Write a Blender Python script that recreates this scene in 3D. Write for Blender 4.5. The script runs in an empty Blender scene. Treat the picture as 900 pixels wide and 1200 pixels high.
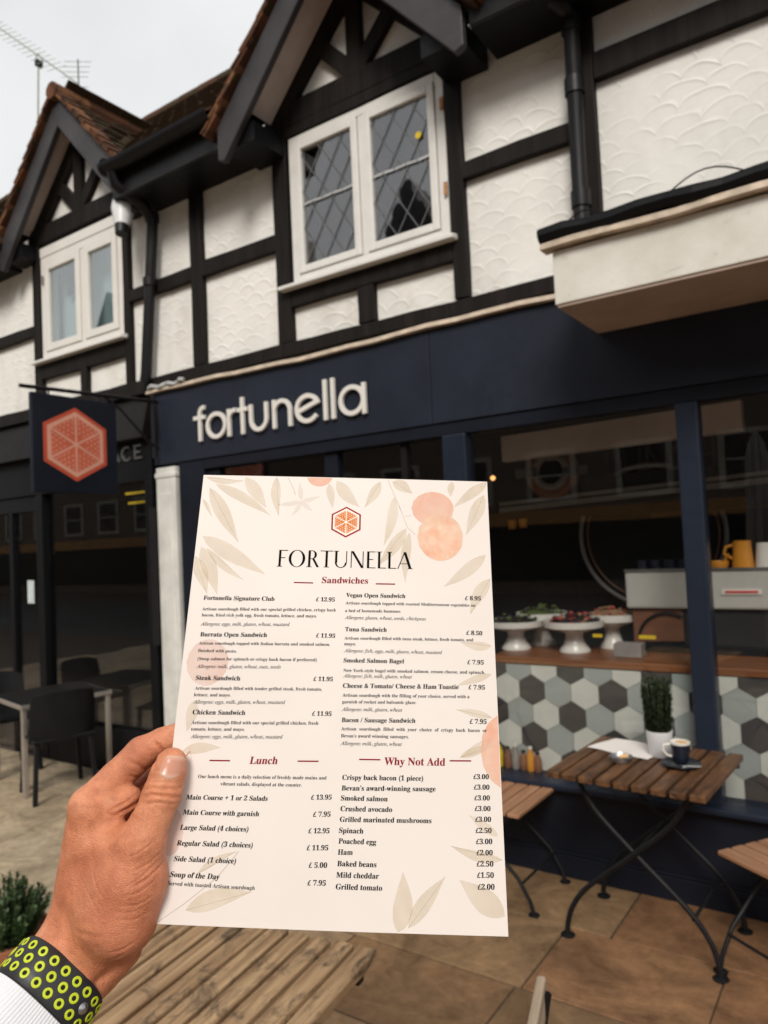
import bpy, bmesh, math, random
import numpy as np
from mathutils import Vector, Matrix
random.seed(11); rng = np.random.default_rng(5)
R_ = math.radians
sc = bpy.context.scene
COL = sc.collection

# ------------------------------------------------------------------ camera, world, sun, exposure
CAM = Vector((0.0, 0.0, 1.69))
AX = Vector((0.82415902, 0.56446466, -0.04627691))      # camera right
AY = Vector((0.06149306, -0.00795834, 0.99807578))      # camera up
AF = Vector((-0.56301022, 0.82541887, 0.0412696))       # camera forward
cd = bpy.data.cameras.new('camera'); cam = bpy.data.objects.new('camera', cd); COL.objects.link(cam)
mw = Matrix((AX, AY, -AF)).transposed().to_4x4(); mw.translation = CAM
cam.matrix_world = mw
cd.sensor_fit = 'HORIZONTAL'; cd.sensor_width = 36.0; cd.lens = 34.4
cd.clip_start = 0.02; cd.clip_end = 500
cd.dof.use_dof = True; cd.dof.focus_distance = 0.488; cd.dof.aperture_fstop = 16.0
sc.camera = cam

world = bpy.data.worlds.new('World'); sc.world = world; world.use_nodes = True
wn = world.node_tree; wn.nodes.clear()
wo = wn.nodes.new('ShaderNodeOutputWorld'); bg = wn.nodes.new('ShaderNodeBackground')
sky = wn.nodes.new('ShaderNodeTexSky'); sky.sky_type = 'NISHITA'; sky.sun_disc = False
sky.sun_elevation = R_(40); sky.sun_rotation = R_(153); sky.air_density = 1.5; sky.dust_density = 5.0
tc = wn.nodes.new('ShaderNodeTexCoord'); no = wn.nodes.new('ShaderNodeTexNoise')
no.inputs['Scale'].default_value = 1.7; no.inputs['Detail'].default_value = 5; no.inputs['Roughness'].default_value = 0.5
rp = wn.nodes.new('ShaderNodeValToRGB')
rp.color_ramp.elements[0].position = 0.38; rp.color_ramp.elements[0].color = (8.1, 8.25, 8.3, 1)
rp.color_ramp.elements[1].position = 0.62; rp.color_ramp.elements[1].color = (10.2, 10.25, 10.2, 1)
mx = wn.nodes.new('ShaderNodeMixRGB'); mx.inputs[0].default_value = 0.93
wn.links.new(tc.outputs['Generated'], no.inputs['Vector']); wn.links.new(no.outputs['Fac'], rp.inputs[0])
wn.links.new(sky.outputs[0], mx.inputs[1]); wn.links.new(rp.outputs[0], mx.inputs[2])
wn.links.new(mx.outputs[0], bg.inputs[0]); bg.inputs[1].default_value = 0.1
wn.links.new(bg.outputs[0], wo.inputs[0])

sd_ = bpy.data.lights.new('sun', 'SUN'); sun = bpy.data.objects.new('sun', sd_); COL.objects.link(sun)
sd_.energy = 2.65; sd_.angle = R_(20); sd_.color = (1.0, 0.95, 0.88)
sun.rotation_euler = Vector((-0.38, 0.80, -0.74)).to_track_quat('-Z', 'Y').to_euler()
sc.view_settings.view_transform = 'Standard'; sc.view_settings.look = 'None'
sc.view_settings.exposure = 0.0; sc.view_settings.gamma = 1.0; sc.view_settings.use_curve_mapping = False
sc.cycles.max_bounces = 8; sc.cycles.transparent_max_bounces = 12

# ------------------------------------------------------------------ mesh helpers
class MB:
    def __init__(s): s.v = []; s.f = []; s.m = []
    def add(s, vs, fs, m=0):
        o = len(s.v); s.v += [tuple(p) for p in vs]; s.f += [tuple(i + o for i in f) for f in fs]; s.m += [m] * len(fs)
        return s
    def box(s, x0, x1, y0, y1, z0, z1, m=0):
        return s.add([(x0,y0,z0),(x1,y0,z0),(x1,y1,z0),(x0,y1,z0),(x0,y0,z1),(x1,y0,z1),(x1,y1,z1),(x0,y1,z1)],
              [(3,2,1,0),(4,5,6,7),(0,1,5,4),(1,2,6,5),(2,3,7,6),(3,0,4,7)], m)
    def beam(s, p, q, w, d, up=(0,1,0), m=0):          # w along side, d along up
        p = Vector(p); q = Vector(q); t = (q - p).normalized(); u = Vector(up); u = (u - t * u.dot(t)).normalized(); r = t.cross(u)
        vs = []
        for c in (p, q):
            for a, b in ((-1,-1),(1,-1),(1,1),(-1,1)): vs.append(c + r * (a*w/2) + u * (b*d/2))
        return s.add(vs, [(3,2,1,0),(4,5,6,7),(0,1,5,4),(1,2,6,5),(2,3,7,6),(3,0,4,7)], m)
    def tube(s, pts, r, n=10, m=0, cap=True):
        pts = [Vector(p) for p in pts]; k = len(pts); rs = r if isinstance(r, (list, tuple)) else [r] * k
        vs = []; fs = []; u = None
        for i, p in enumerate(pts):
            t = (pts[min(i+1,k-1)] - pts[max(i-1,0)]).normalized()
            if u is None: u = t.orthogonal().normalized()
            else:
                u = u - t * u.dot(t); u = u.normalized() if u.length > 1e-6 else t.orthogonal().normalized()
            w = t.cross(u)
            for j in range(n):
                a = 2*math.pi*j/n; vs.append(p + (u*math.cos(a) + w*math.sin(a)) * rs[i])
        for i in range(k-1):
            for j in range(n): fs.append((i*n+j, i*n+(j+1)%n, (i+1)*n+(j+1)%n, (i+1)*n+j))
        if cap: fs += [tuple(reversed(range(n))), tuple((k-1)*n+j for j in range(n))]
        return s.add(vs, fs, m)
    def lathe(s, prof, c=(0,0,0), n=32, m=0):           # prof: (r,z) list, bottom to top
        vs = []; fs = []; k = len(prof)
        for r, z in prof:
            for j in range(n):
                a = 2*math.pi*j/n; vs.append((c[0]+r*math.cos(a), c[1]+r*math.sin(a), c[2]+z))
        for i in range(k-1):
            for j in range(n): fs.append((i*n+j, i*n+(j+1)%n, (i+1)*n+(j+1)%n, (i+1)*n+j))
        if prof[0][0] > 1e-5: fs.append(tuple(reversed(range(n))))
        if prof[-1][0] > 1e-5: fs.append(tuple((k-1)*n+j for j in range(n)))
        return s.add(vs, fs, m)
    def prism(s, poly, vec, m=0):                       # planar polygon of 3-D points, extruded by vec
        n = len(poly); v = Vector(vec); a = [Vector(p) for p in poly]; b = [p + v for p in a]
        fs = [tuple(reversed(range(n))), tuple(range(n, 2*n))] + [(i, (i+1)%n, n+(i+1)%n, n+i) for i in range(n)]
        return s.add(a + b, fs, m)
    def torus(s, c, R, r, ax=(0,0,1), n=24, k=8, m=0, sq=1.0):
        a = Vector(ax).normalized(); u = a.orthogonal().normalized(); w = a.cross(u); vs = []; fs = []
        for i in range(n):
            t = 2*math.pi*i/n; d = u*math.cos(t) + w*math.sin(t)
            for j in range(k):
                q = 2*math.pi*j/k; vs.append(Vector(c) + d*(R + r*math.cos(q)) + a*(r*sq*math.sin(q)))
        for i in range(n):
            for j in range(k): fs.append((i*k+j, ((i+1)%n)*k+j, ((i+1)%n)*k+(j+1)%k, i*k+(j+1)%k))
        return s.add(vs, fs, m)
    def sphere(s, c, rx, ry=None, rz=None, n=16, k=10, m=0):
        ry = ry or rx; rz = rz or rx
        prof = [(max(math.sin(math.pi*i/k),1e-6), -math.cos(math.pi*i/k)) for i in range(k+1)]
        vs = []; fs = []
        for r, z in prof:
            for j in range(n):
                a = 2*math.pi*j/n; vs.append((c[0]+rx*r*math.cos(a), c[1]+ry*r*math.sin(a), c[2]+rz*z))
        for i in range(k):
            for j in range(n): fs.append((i*n+j, i*n+(j+1)%n, (i+1)*n+(j+1)%n, (i+1)*n+j))
        return s.add(vs, fs, m)

def wpos(o):
    p = Vector((0,0,0))
    while o is not None: p += o.location; o = o.parent
    return p
def obj(name, mb, mats, parent=None, world=True, smooth=False, bevel=0.0, fix=True):
    me = bpy.data.meshes.new(name); me.from_pydata([tuple(p) for p in mb.v], [], mb.f)
    mats = mats if isinstance(mats, (list, tuple)) else [mats]
    for m in mats: me.materials.append(m)
    if len(mats) > 1: me.polygons.foreach_set('material_index', mb.m)
    if fix:
        b = bmesh.new(); b.from_mesh(me); bmesh.ops.recalc_face_normals(b, faces=b.faces); b.to_mesh(me); b.free()
    if smooth:
        me.polygons.foreach_set('use_smooth', [True]*len(me.polygons))
        me.set_sharp_from_angle(angle=R_(40))
    me.update()
    o = bpy.data.objects.new(name, me); COL.objects.link(o)
    if parent is not None:
        o.parent = parent
        if world: o.location = -wpos(parent)
    if bevel > 0:
        bv = o.modifiers.new('bevel', 'BEVEL'); bv.width = bevel; bv.segments = 2; bv.limit_method = 'ANGLE'; bv.angle_limit = R_(50)
    return o
def tag(o, label=None, cat=None, group=None, kind=None):
    if label: o['label'] = label
    if cat: o['category'] = cat
    if group: o['group'] = group
    if kind: o['kind'] = kind
    return o
def thing(name, label, cat, loc=(0,0,0), group=None, rotz=0.0):
    o = bpy.data.objects.new(name, None); COL.objects.link(o); o.location = loc; o.rotation_euler = (0,0,rotz)
    o.empty_display_size = 0.05
    return tag(o, label, cat, group)
def copy_tree(o, parent=None):
    c = o.copy(); COL.objects.link(c); c.parent = parent
    for ch in list(o.children): copy_tree(ch, c)
    return c

# ------------------------------------------------------------------ materials
def lin(r, g, b):
    f = lambda c: (c/255/12.92) if c/255 <= 0.04045 else ((c/255+0.055)/1.055)**2.4
    return (f(r), f(g), f(b), 1)
class G:                                               # tiny node-graph wrapper
    def __init__(s, name):
        s.m = bpy.data.materials.new(name); s.m.use_nodes = True; s.t = s.m.node_tree
        s.b = s.t.nodes['Principled BSDF']; s.o = s.t.nodes['Material Output']
    def n(s, typ, **kw):
        n = s.t.nodes.new(typ)
        for k, v in kw.items():
            if hasattr(n, k) and k not in n.inputs: setattr(n, k, v)
            else: s.put(n.inputs[k], v)
        return n
    def put(s, sock, v):
        if isinstance(v, bpy.types.NodeSocket): s.t.links.new(v, sock)
        else: sock.default_value = v
    def math(s, op, a, b=0.0, c=0.0, clamp=False):
        n = s.t.nodes.new('ShaderNodeMath'); n.operation = op; n.use_clamp = clamp
        s.put(n.inputs[0], a); s.put(n.inputs[1], b); s.put(n.inputs[2], c); return n.outputs[0]
    def coord(s, scale=(1,1,1), out='Object', loc=(0,0,0), rot=(0,0,0)):
        t = s.t.nodes.new('ShaderNodeTexCoord'); m = s.t.nodes.new('ShaderNodeMapping')
        m.inputs['Scale'].default_value = scale; m.inputs['Location'].default_value = loc; m.inputs['Rotation'].default_value = rot
        s.t.links.new(t.outputs[out], m.inputs[0]); return m.outputs[0]
    def noise(s, vec, scale, detail=4, rough=0.55, dist=0.0):
        n = s.t.nodes.new('ShaderNodeTexNoise'); s.put(n.inputs['Vector'], vec); s.put(n.inputs['Scale'], scale)
        n.inputs['Detail'].default_value = detail; n.inputs['Roughness'].default_value = rough; n.inputs['Distortion'].default_value = dist
        return n.outputs['Fac']
    def ramp(s, fac, stops, interp='LINEAR'):
        n = s.t.nodes.new('ShaderNodeValToRGB'); e = n.color_ramp.elements; n.color_ramp.interpolation = interp
        while len(e) < len(stops): e.new(0.5)
        for el, (p, c) in zip(e, stops): el.position = p; el.color = c if len(c) == 4 else (*c, 1)
        s.put(n.inputs[0], fac); return n.outputs[0]
    def mix(s, fac, a, b, mode='MIX'):
        n = s.t.nodes.new('ShaderNodeMixRGB'); n.blend_type = mode
        s.put(n.inputs[0], fac); s.put(n.inputs[1], a); s.put(n.inputs[2], b); return n.outputs[0]
    def bump(s, h, strength=0.3, dist=0.01, prev=None):
        n = s.t.nodes.new('ShaderNodeBump'); n.inputs['Strength'].default_value = strength; n.inputs['Distance'].default_value = dist
        s.put(n.inputs['Height'], h)
        if prev is not None: s.put(n.inputs['Normal'], prev)
        return n.outputs[0]
    def fin(s, color, rough=0.6, normal=None, metal=0.0, spec=0.5, **kw):
        s.put(s.b.inputs['Base Color'], color); s.put(s.b.inputs['Roughness'], rough); s.put(s.b.inputs['Metallic'], metal)
        s.put(s.b.inputs['Specular IOR Level'], spec)
        if normal is not None: s.put(s.b.inputs['Normal'], normal)
        for k, v in kw.items(): s.put(s.b.inputs[k.replace('_', ' ')], v)
        return s.m
def sw(c, k): return tuple(min(x*k, 1) for x in c[:3]) + (1,)
def plain(name, c, rough=0.6, var=0.18, scale=9.0, bump=0.15, metal=0.0, spec=0.5, **kw):
    g = G(name); co = g.coord()
    n = g.noise(co, scale, 5, 0.6); n2 = g.noise(co, scale*9, 3)
    col = g.ramp(n, [(0.3, sw(c, 1-var)), (0.7, sw(c, 1+var))])
    r = g.math('MULTIPLY_ADD', n2, 0.25, rough-0.125)
    return g.fin(col, r, g.bump(n2, bump, 0.004), metal, spec, **kw)
def wood(name, c1, c2, axis, rough=0.5, stain=None, scale=1.0, bump=0.35, spec=0.4, st0=0.50):
    g = G(name); s = [38*scale]*3; s[axis] = 2.2*scale
    ob = g.t.nodes.new('ShaderNodeObjectInfo'); geo = g.t.nodes.new('ShaderNodeNewGeometry')
    off = g.t.nodes.new('ShaderNodeVectorMath'); off.operation = 'ADD'
    isl = g.t.nodes.new('ShaderNodeCombineXYZ'); k = g.math('MULTIPLY', geo.outputs['Random Per Island'], 40.0)
    for i in range(3): g.put(isl.inputs[i], k)
    g.put(off.inputs[0], g.coord(tuple(s))); g.put(off.inputs[1], isl.outputs[0])
    a = g.noise(off.outputs[0], 1.0, 6, 0.65, 0.6)
    col = g.ramp(a, [(0.28, c1), (0.52, tuple((x+y)/2 for x, y in zip(c1, c2))), (0.72, c2)])
    tone = g.ramp(geo.outputs['Random Per Island'], [(0, (0.72,0.70,0.68,1)), (1, (1.18,1.15,1.10,1))])
    col = g.mix(1.0, col, tone, 'MULTIPLY')
    if stain is not None:
        st = g.noise(g.coord(tuple(6 if i == axis else 11 for i in range(3))), 1.6, 8, 0.75, 0.8)
        col = g.mix(g.ramp(st, [(st0, (0,0,0,1)), (st0+0.15, (0.85,0.85,0.85,1))]), col, stain)
    return g.fin(col, rough, g.bump(a, bump, 0.003), spec=spec)
def glass(name, tint=(0.9,0.92,0.92,1), refl=0.08, rough=0.01, wav=0.0):
    g = G(name); g.t.nodes.remove(g.b)
    fr = g.t.nodes.new('ShaderNodeLayerWeight'); fr.inputs[0].default_value = 0.5
    fac = g.math('MULTIPLY_ADD', g.math('POWER', fr.outputs['Facing'], 5.0), 0.9, refl, clamp=True)
    tr = g.t.nodes.new('ShaderNodeBsdfTransparent'); tr.inputs[0].default_value = tint
    gl = g.t.nodes.new('ShaderNodeBsdfGlossy'); gl.inputs['Roughness'].default_value = rough
    if wav:
        h = g.noise(g.coord(), 5.0, 2); g.put(gl.inputs['Normal'], g.bump(h, wav, 0.01))
    mx = g.t.nodes.new('ShaderNodeMixShader'); g.put(mx.inputs[0], fac)
    g.t.links.new(tr.outputs[0], mx.inputs[1]); g.t.links.new(gl.outputs[0], mx.inputs[2]); g.t.links.new(mx.outputs[0], g.o.inputs[0])
    return g.m
def emit(name, c, s):
    g = G(name); g.put(g.b.inputs['Base Color'], c); g.put(g.b.inputs['Emission Color'], c); g.b.inputs['Emission Strength'].default_value = s; return g.m

def render_mat(name, base, arcs=True):
    g = G(name); co = g.coord()
    sep = g.t.nodes.new('ShaderNodeSeparateXYZ')
    wob = g.n('ShaderNodeTexNoise'); g.put(wob.inputs['Vector'], co); wob.inputs['Scale'].default_value = 2.6; wob.inputs['Detail'].default_value = 2
    va = g.t.nodes.new('ShaderNodeVectorMath'); va.operation = 'MULTIPLY_ADD'
    g.put(va.inputs[0], wob.outputs['Color']); va.inputs[1].default_value = (0.20, 0.0, 0.12); g.put(va.inputs[2], co)
    g.put(sep.inputs[0], va.outputs[0])
    W, H = 0.165, 0.072
    zz = g.math('DIVIDE', sep.outputs[2], H); row = g.math('FLOOR', zz); lz = g.math('SUBTRACT', zz, row)
    par = g.math('MULTIPLY', g.math('PINGPONG', row, 1.0), 0.5)
    xx = g.math('ADD', g.math('DIVIDE', sep.outputs[0], W), par); lx = g.math('SUBTRACT', g.math('FRACT', xx), 0.5)
    a2 = g.math('SUBTRACT', 1.0, g.math('MULTIPLY', g.math('MULTIPLY', lx, lx), 3.7))
    arc = g.math('MULTIPLY', g.math('SQRT', g.math('MAXIMUM', a2, 0.0)), 0.9)
    d = g.math('MULTIPLY', g.math('SUBTRACT', lz, arc), 9.0)
    ridge = g.math('DIVIDE', 1.0, g.math('ADD', 1.0, g.math('MULTIPLY', d, d)))
    inner = g.math('MULTIPLY', g.math('LESS_THAN', lz, arc), 0.25)
    msk = g.ramp(g.noise(co, 3.1, 3), [(0.38, (0.05,)*3), (0.66, (1,)*3)])
    ht = g.math('MULTIPLY', g.math('ADD', ridge, inner), msk)
    fine = g.noise(co, 26, 5, 0.65)
    st = g.noise(g.coord((1.6,1.6,0.8)), 1.4, 6, 0.65)
    col = g.ramp(st, [(0.30, sw(base, 0.86)), (0.55, base), (0.8, sw(base, 1.05))])
    soot = g.ramp(g.noise(g.coord((2.0,2.0,1.0), loc=(3,1,7)), 1.3, 5, 0.6), [(0.56, (0,0,0,1)), (0.74, (0.30,0.30,0.30,1))])
    col = g.mix(soot, col, sw((0.42,0.35,0.28,1), 1))
    nb = g.bump(ht, 0.36 if arcs else 0.1, 0.012); nb = g.bump(fine, 0.22, 0.006, nb)
    return g.fin(col, 0.75, nb, spec=0.3)

M = {}
M['render'] = render_mat('white_render', (0.84,0.815,0.765,1))
M['timber'] = wood('black_timber', (0.009,0.0075,0.007,1), (0.027,0.022,0.020,1), 2, 0.6, bump=0.5, scale=0.5, spec=0.12)
M['barge'] = plain('grey_black_paint', (0.045,0.041,0.044,1), 0.5, 0.3, 4.0, 0.25, spec=0.3)
M['blackmetal'] = plain('black_gutter_paint', (0.010,0.009,0.010,1), 0.42, 0.2, 6, 0.1, spec=0.25)
M['steel'] = plain('black_steel', (0.008,0.008,0.009,1), 0.45, 0.3, 20, 0.1, spec=0.22)
M['navy'] = plain('navy_paint', (0.015,0.019,0.032,1), 0.45, 0.2, 3.0, 0.08, spec=0.28)
M['navy2'] = plain('navy_frame_paint', (0.013,0.0185,0.032,1), 0.42, 0.15, 3.0, 0.08, spec=0.25)
M['navydark'] = plain('dark_navy_paint', (0.008,0.010,0.017,1), 0.45, 0.2, 3.0, 0.08, spec=0.22)
M['darkfas'] = plain('charcoal_paint', (0.012,0.0105,0.0105,1), 0.5, 0.25, 3.0, 0.1, spec=0.12)
M['blackfas'] = plain('black_paint', (0.006,0.006,0.007,1), 0.45, 0.2, 3.0, 0.08, spec=0.15)
M['whitepaint'] = plain('white_window_paint', (0.72,0.70,0.66,1), 0.45, 0.06, 7, 0.12)
M['upvc'] = plain('cream_window_frame', (0.74,0.71,0.66,1), 0.35, 0.04, 5, 0.05)
M['rust'] = plain('rust', (0.42,0.20,0.07,1), 0.8, 0.4, 60, 0.3)
M['trim'] = plain('cream_lead_trim', (0.52,0.42,0.32,1), 0.6, 0.3, 14, 0.4)
def boxmat():
    g = G('weathered_white_board'); co = g.coord()
    c = g.ramp(g.noise(co, 4.5, 5, 0.6), [(0.3, (0.60,0.57,0.50,1)), (0.7, (0.76,0.73,0.67,1))])
    sm = g.noise(g.coord((1.2, 1.2, 3.0)), 5.0, 6, 0.7, 0.8)
    c = g.mix(g.ramp(sm, [(0.60, (0,0,0,1)), (0.74, (0.55,0.55,0.55,1))]), c, (0.22,0.19,0.15,1))
    sp = g.noise(co, 60, 3, 0.6); c = g.mix(g.ramp(sp, [(0.68, (0,0,0,1)), (0.76, (0.5,0.5,0.5,1))]), c, (0.15,0.13,0.11,1))
    return g.fin(c, 0.6, g.bump(sp, 0.2, 0.004))
M['boxwhite'] = boxmat()
M['soffit'] = plain('brown_soffit_paint', (0.40,0.30,0.235,1), 0.65, 0.16, 3.5, 0.1)
M['mauve'] = plain('shaded_soffit_paint', (0.62,0.52,0.47,1), 0.7, 0.12, 5, 0.1)  # white soffit paint, with the mauve of its shade put into the colour
M['lead'] = plain('lead_came', (0.17,0.17,0.175,1), 0.6, 0.2, 30, 0.1)
M['leadlight'] = plain('pale_solder_bar', (0.45,0.45,0.45,1), 0.4, 0.2, 30, 0.1)
M['glass'] = glass('shop_window_glass', (0.95,0.96,0.96,1), 0.058)
M['glassup'] = glass('leaded_window_glass', (0.72,0.72,0.75,1), 0.155, 0.02, 0.06)
M['glassleft'] = glass('pale_window_glass', (0.9,0.95,0.95,1), 0.28, 0.01)
M['pilaster'] = plain('white_pilaster_paint', (0.62,0.61,0.57,1), 0.55, 0.18, 5, 0.15)
M['letters'] = plain('white_sign_letter', (0.74,0.71,0.66,1), 0.4, 0.04, 6, 0.03)
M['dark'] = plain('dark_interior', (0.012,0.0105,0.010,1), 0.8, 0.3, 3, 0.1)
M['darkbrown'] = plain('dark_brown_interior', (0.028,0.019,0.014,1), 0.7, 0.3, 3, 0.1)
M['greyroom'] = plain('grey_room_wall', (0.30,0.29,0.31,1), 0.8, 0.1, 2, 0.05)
M['blind'] = plain('pale_blue_blind', (0.58,0.68,0.69,1), 0.8, 0.05, 2, 0.05)
M['counterwood'] = wood('oiled_counter_wood', (0.16,0.055,0.020,1), (0.36,0.14,0.055,1), 0, 0.4)
M['hexw'] = plain('white_hex_tile', (0.58,0.58,0.53,1), 0.35, 0.07, 5, 0.05)
M['hexl'] = plain('grey_hex_tile', (0.33,0.36,0.345,1), 0.35, 0.08, 5, 0.05)
M['hexd'] = plain('charcoal_hex_tile', (0.050,0.050,0.053,1), 0.35, 0.12, 5, 0.05)
M['grout'] = plain('tile_grout', (0.30,0.30,0.28,1), 0.8, 0.1, 20, 0.1)
M['china'] = plain('white_china', (0.72,0.68,0.62,1), 0.25, 0.04, 5, 0.02)
M['machine'] = plain('pale_machine_panel', (0.46,0.44,0.40,1), 0.35, 0.06, 5, 0.03)
M['chrome'] = plain('brushed_steel', (0.42,0.42,0.43,1), 0.3, 0.1, 20, 0.03, metal=0.9)
M['orange'] = plain('orange_ceramic', (0.62,0.25,0.025,1), 0.35, 0.08, 6, 0.03)
M['yellow'] = plain('yellow_card', (0.75,0.52,0.02,1), 0.5, 0.1, 20, 0.05)
M['red'] = plain('red_label', (0.55,0.05,0.04,1), 0.5, 0.1, 20, 0.05)
M['greysign'] = plain('dull_grey_sign', (0.085,0.08,0.08,1), 0.5, 0.2, 10, 0.1)
M['railgrey'] = plain('grey_rail', (0.26,0.235,0.215,1), 0.5, 0.1, 10, 0.05)
M['copper'] = plain('dull_copper', (0.20,0.085,0.045,1), 0.4, 0.2, 10, 0.1)
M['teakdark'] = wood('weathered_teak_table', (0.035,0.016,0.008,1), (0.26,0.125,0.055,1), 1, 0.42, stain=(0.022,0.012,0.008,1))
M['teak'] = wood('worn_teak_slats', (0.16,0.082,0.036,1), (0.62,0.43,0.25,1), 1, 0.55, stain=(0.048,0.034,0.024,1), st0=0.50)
M['teaklight'] = wood('pale_teak_seat', (0.26,0.125,0.062,1), (0.50,0.28,0.165,1), 1, 0.55)
M['teakgrey'] = wood('bleached_teak', (0.30,0.22,0.15,1), (0.62,0.50,0.38,1), 1, 0.7)
M['plastic'] = plain('black_plastic', (0.009,0.009,0.010,1), 0.5, 0.2, 8, 0.08, spec=0.15)
M['tabletopdark'] = plain('dark_table_top', (0.014,0.013,0.012,1), 0.5, 0.2, 8, 0.05, spec=0.1)
M['alu'] = plain('aluminium_leg', (0.40,0.36,0.32,1), 0.35, 0.1, 20, 0.05, metal=0.6)
M['coffee'] = plain('milk_coffee_foam', (0.66,0.40,0.18,1), 0.6, 0.25, 60, 0.1)
M['foam'] = plain('white_milk_foam', (0.78,0.74,0.68,1), 0.6, 0.05, 40, 0.1)
M['navychina'] = plain('navy_china', (0.010,0.013,0.024,1), 0.2, 0.1, 5, 0.02)
M['potwhite'] = plain('white_pot', (0.66,0.65,0.66,1), 0.4, 0.04, 5, 0.04)
M['soil'] = plain('dark_soil', (0.03,0.02,0.014,1), 0.95, 0.4, 40, 0.5)
M['cloth'] = plain('grey_parasol_cloth', (0.33,0.31,0.29,1), 0.85, 0.1, 10, 0.15)
M['paperplain'] = plain('white_paper', (0.80,0.74,0.70,1), 0.6, 0.04, 8, 0.03)
M['galv'] = plain('galvanised_aerial', (0.34,0.35,0.28,1), 0.4, 0.2, 20, 0.05, metal=0.3)
M['camwhite'] = plain('white_camera_case', (0.68,0.68,0.68,1), 0.35, 0.05, 8, 0.03)

def leafmat(name, a, b):
    g = G(name); geo = g.t.nodes.new('ShaderNodeNewGeometry')
    return g.fin(g.ramp(geo.outputs['Random Per Island'], [(0, a), (1, b)]), 0.55)
M['leafdark'] = leafmat('dark_needle_leaf', (0.010,0.018,0.006,1), (0.034,0.052,0.016,1))
M['leaf'] = leafmat('green_needle_leaf', (0.016,0.036,0.011,1), (0.075,0.125,0.034,1))

def tilemat():
    g = G('weathered_clay_tile'); geo = g.t.nodes.new('ShaderNodeNewGeometry'); co = g.coord()
    c = g.ramp(geo.outputs['Random Per Island'], [(0, (0.038,0.019,0.014,1)), (0.35, (0.070,0.032,0.020,1)), (0.7, (0.105,0.046,0.025,1)), (1, (0.060,0.038,0.028,1))])
    moss = g.noise(co, 4.5, 6, 0.7)
    c = g.mix(g.ramp(moss, [(0.38, (0,0,0,1)), (0.56, (0.85,0.85,0.85,1))]), c, (0.052,0.040,0.020,1))
    lich = g.noise(co, 22, 4, 0.7)
    c = g.mix(g.ramp(lich, [(0.62, (0,0,0,1)), (0.72, (0.7,0.7,0.7,1))]), c, (0.14,0.115,0.055,1))
    return g.fin(c, 0.85, g.bump(g.noise(co, 40, 5, 0.7), 0.6, 0.012), spec=0.2)
M['tile'] = tilemat()
def vergemat():
    g = G('orange_clay_verge'); geo = g.t.nodes.new('ShaderNodeNewGeometry'); co = g.coord()
    c = g.ramp(geo.outputs['Random Per Island'], [(0, (0.055,0.024,0.014,1)), (0.5, (0.145,0.056,0.025,1)), (1, (0.22,0.10,0.045,1))])
    c = g.mix(g.ramp(g.noise(co, 9, 5, 0.7), [(0.45, (0,0,0,1)), (0.65, (1,1,1,1))]), c, (0.055,0.028,0.016,1))
    return g.fin(c, 0.85, g.bump(g.noise(co, 40, 5, 0.7), 0.6, 0.012), spec=0.2)
M['verge'] = vergemat()
def flagmat():
    g = G('sandstone_flags'); geo = g.t.nodes.new('ShaderNodeNewGeometry'); co = g.coord()
    sep = g.t.nodes.new('ShaderNodeSeparateXYZ'); g.put(sep.inputs[0], co)
    rnd = geo.outputs['Random Per Island']
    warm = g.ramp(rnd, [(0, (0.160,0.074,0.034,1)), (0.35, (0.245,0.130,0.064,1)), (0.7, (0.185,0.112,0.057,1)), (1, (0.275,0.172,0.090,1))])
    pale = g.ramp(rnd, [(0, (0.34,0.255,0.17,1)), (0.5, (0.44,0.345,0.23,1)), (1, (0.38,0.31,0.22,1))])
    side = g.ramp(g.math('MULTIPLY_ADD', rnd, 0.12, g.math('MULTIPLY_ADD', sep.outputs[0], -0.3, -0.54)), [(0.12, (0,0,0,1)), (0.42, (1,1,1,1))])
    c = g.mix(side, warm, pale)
    a = g.noise(g.coord((1,1,1)), 3.2, 7, 0.68, 0.8)
    c = g.mix(1.0, c, g.ramp(a, [(0.30, (0.52,0.50,0.48,1)), (0.5, (0.96,0.96,0.96,1)), (0.70, (1.36,1.34,1.28,1))]), 'MULTIPLY')
    b = g.noise(co, 45, 4, 0.7)
    c = g.mix(1.0, c, g.ramp(g.noise(co, 17, 6, 0.75, 0.6), [(0.32, (0.76,0.74,0.72,1)), (0.55, (1,1,1,1)), (0.75, (1.22,1.2,1.18,1))]), 'MULTIPLY')
    return g.fin(c, g.math('MULTIPLY_ADD', b, 0.3, 0.45), g.bump(b, 0.35, 0.006, g.bump(a, 0.5, 0.02)), spec=0.4)
M['flag'] = flagmat()
M['joint'] = plain('dark_paving_joint', (0.065,0.045,0.03,1), 0.9, 0.3, 30, 0.4)
M['asphalt'] = plain('asphalt', (0.05,0.05,0.052,1), 0.85, 0.2, 60, 0.4)
M['brick'] = plain('dull_brick_wall', (0.13,0.095,0.07,1), 0.85, 0.3, 9, 0.3)
M['amber'] = plain('ochre_shop_board', (0.36,0.17,0.045,1), 0.6, 0.2, 4, 0.1)
M['slate'] = plain('dark_slate_roof', (0.030,0.028,0.032,1), 0.7, 0.3, 6, 0.3)
M['stone'] = plain('weathered_stone_frame', (0.34,0.31,0.26,1), 0.7, 0.2, 4, 0.1)
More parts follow.
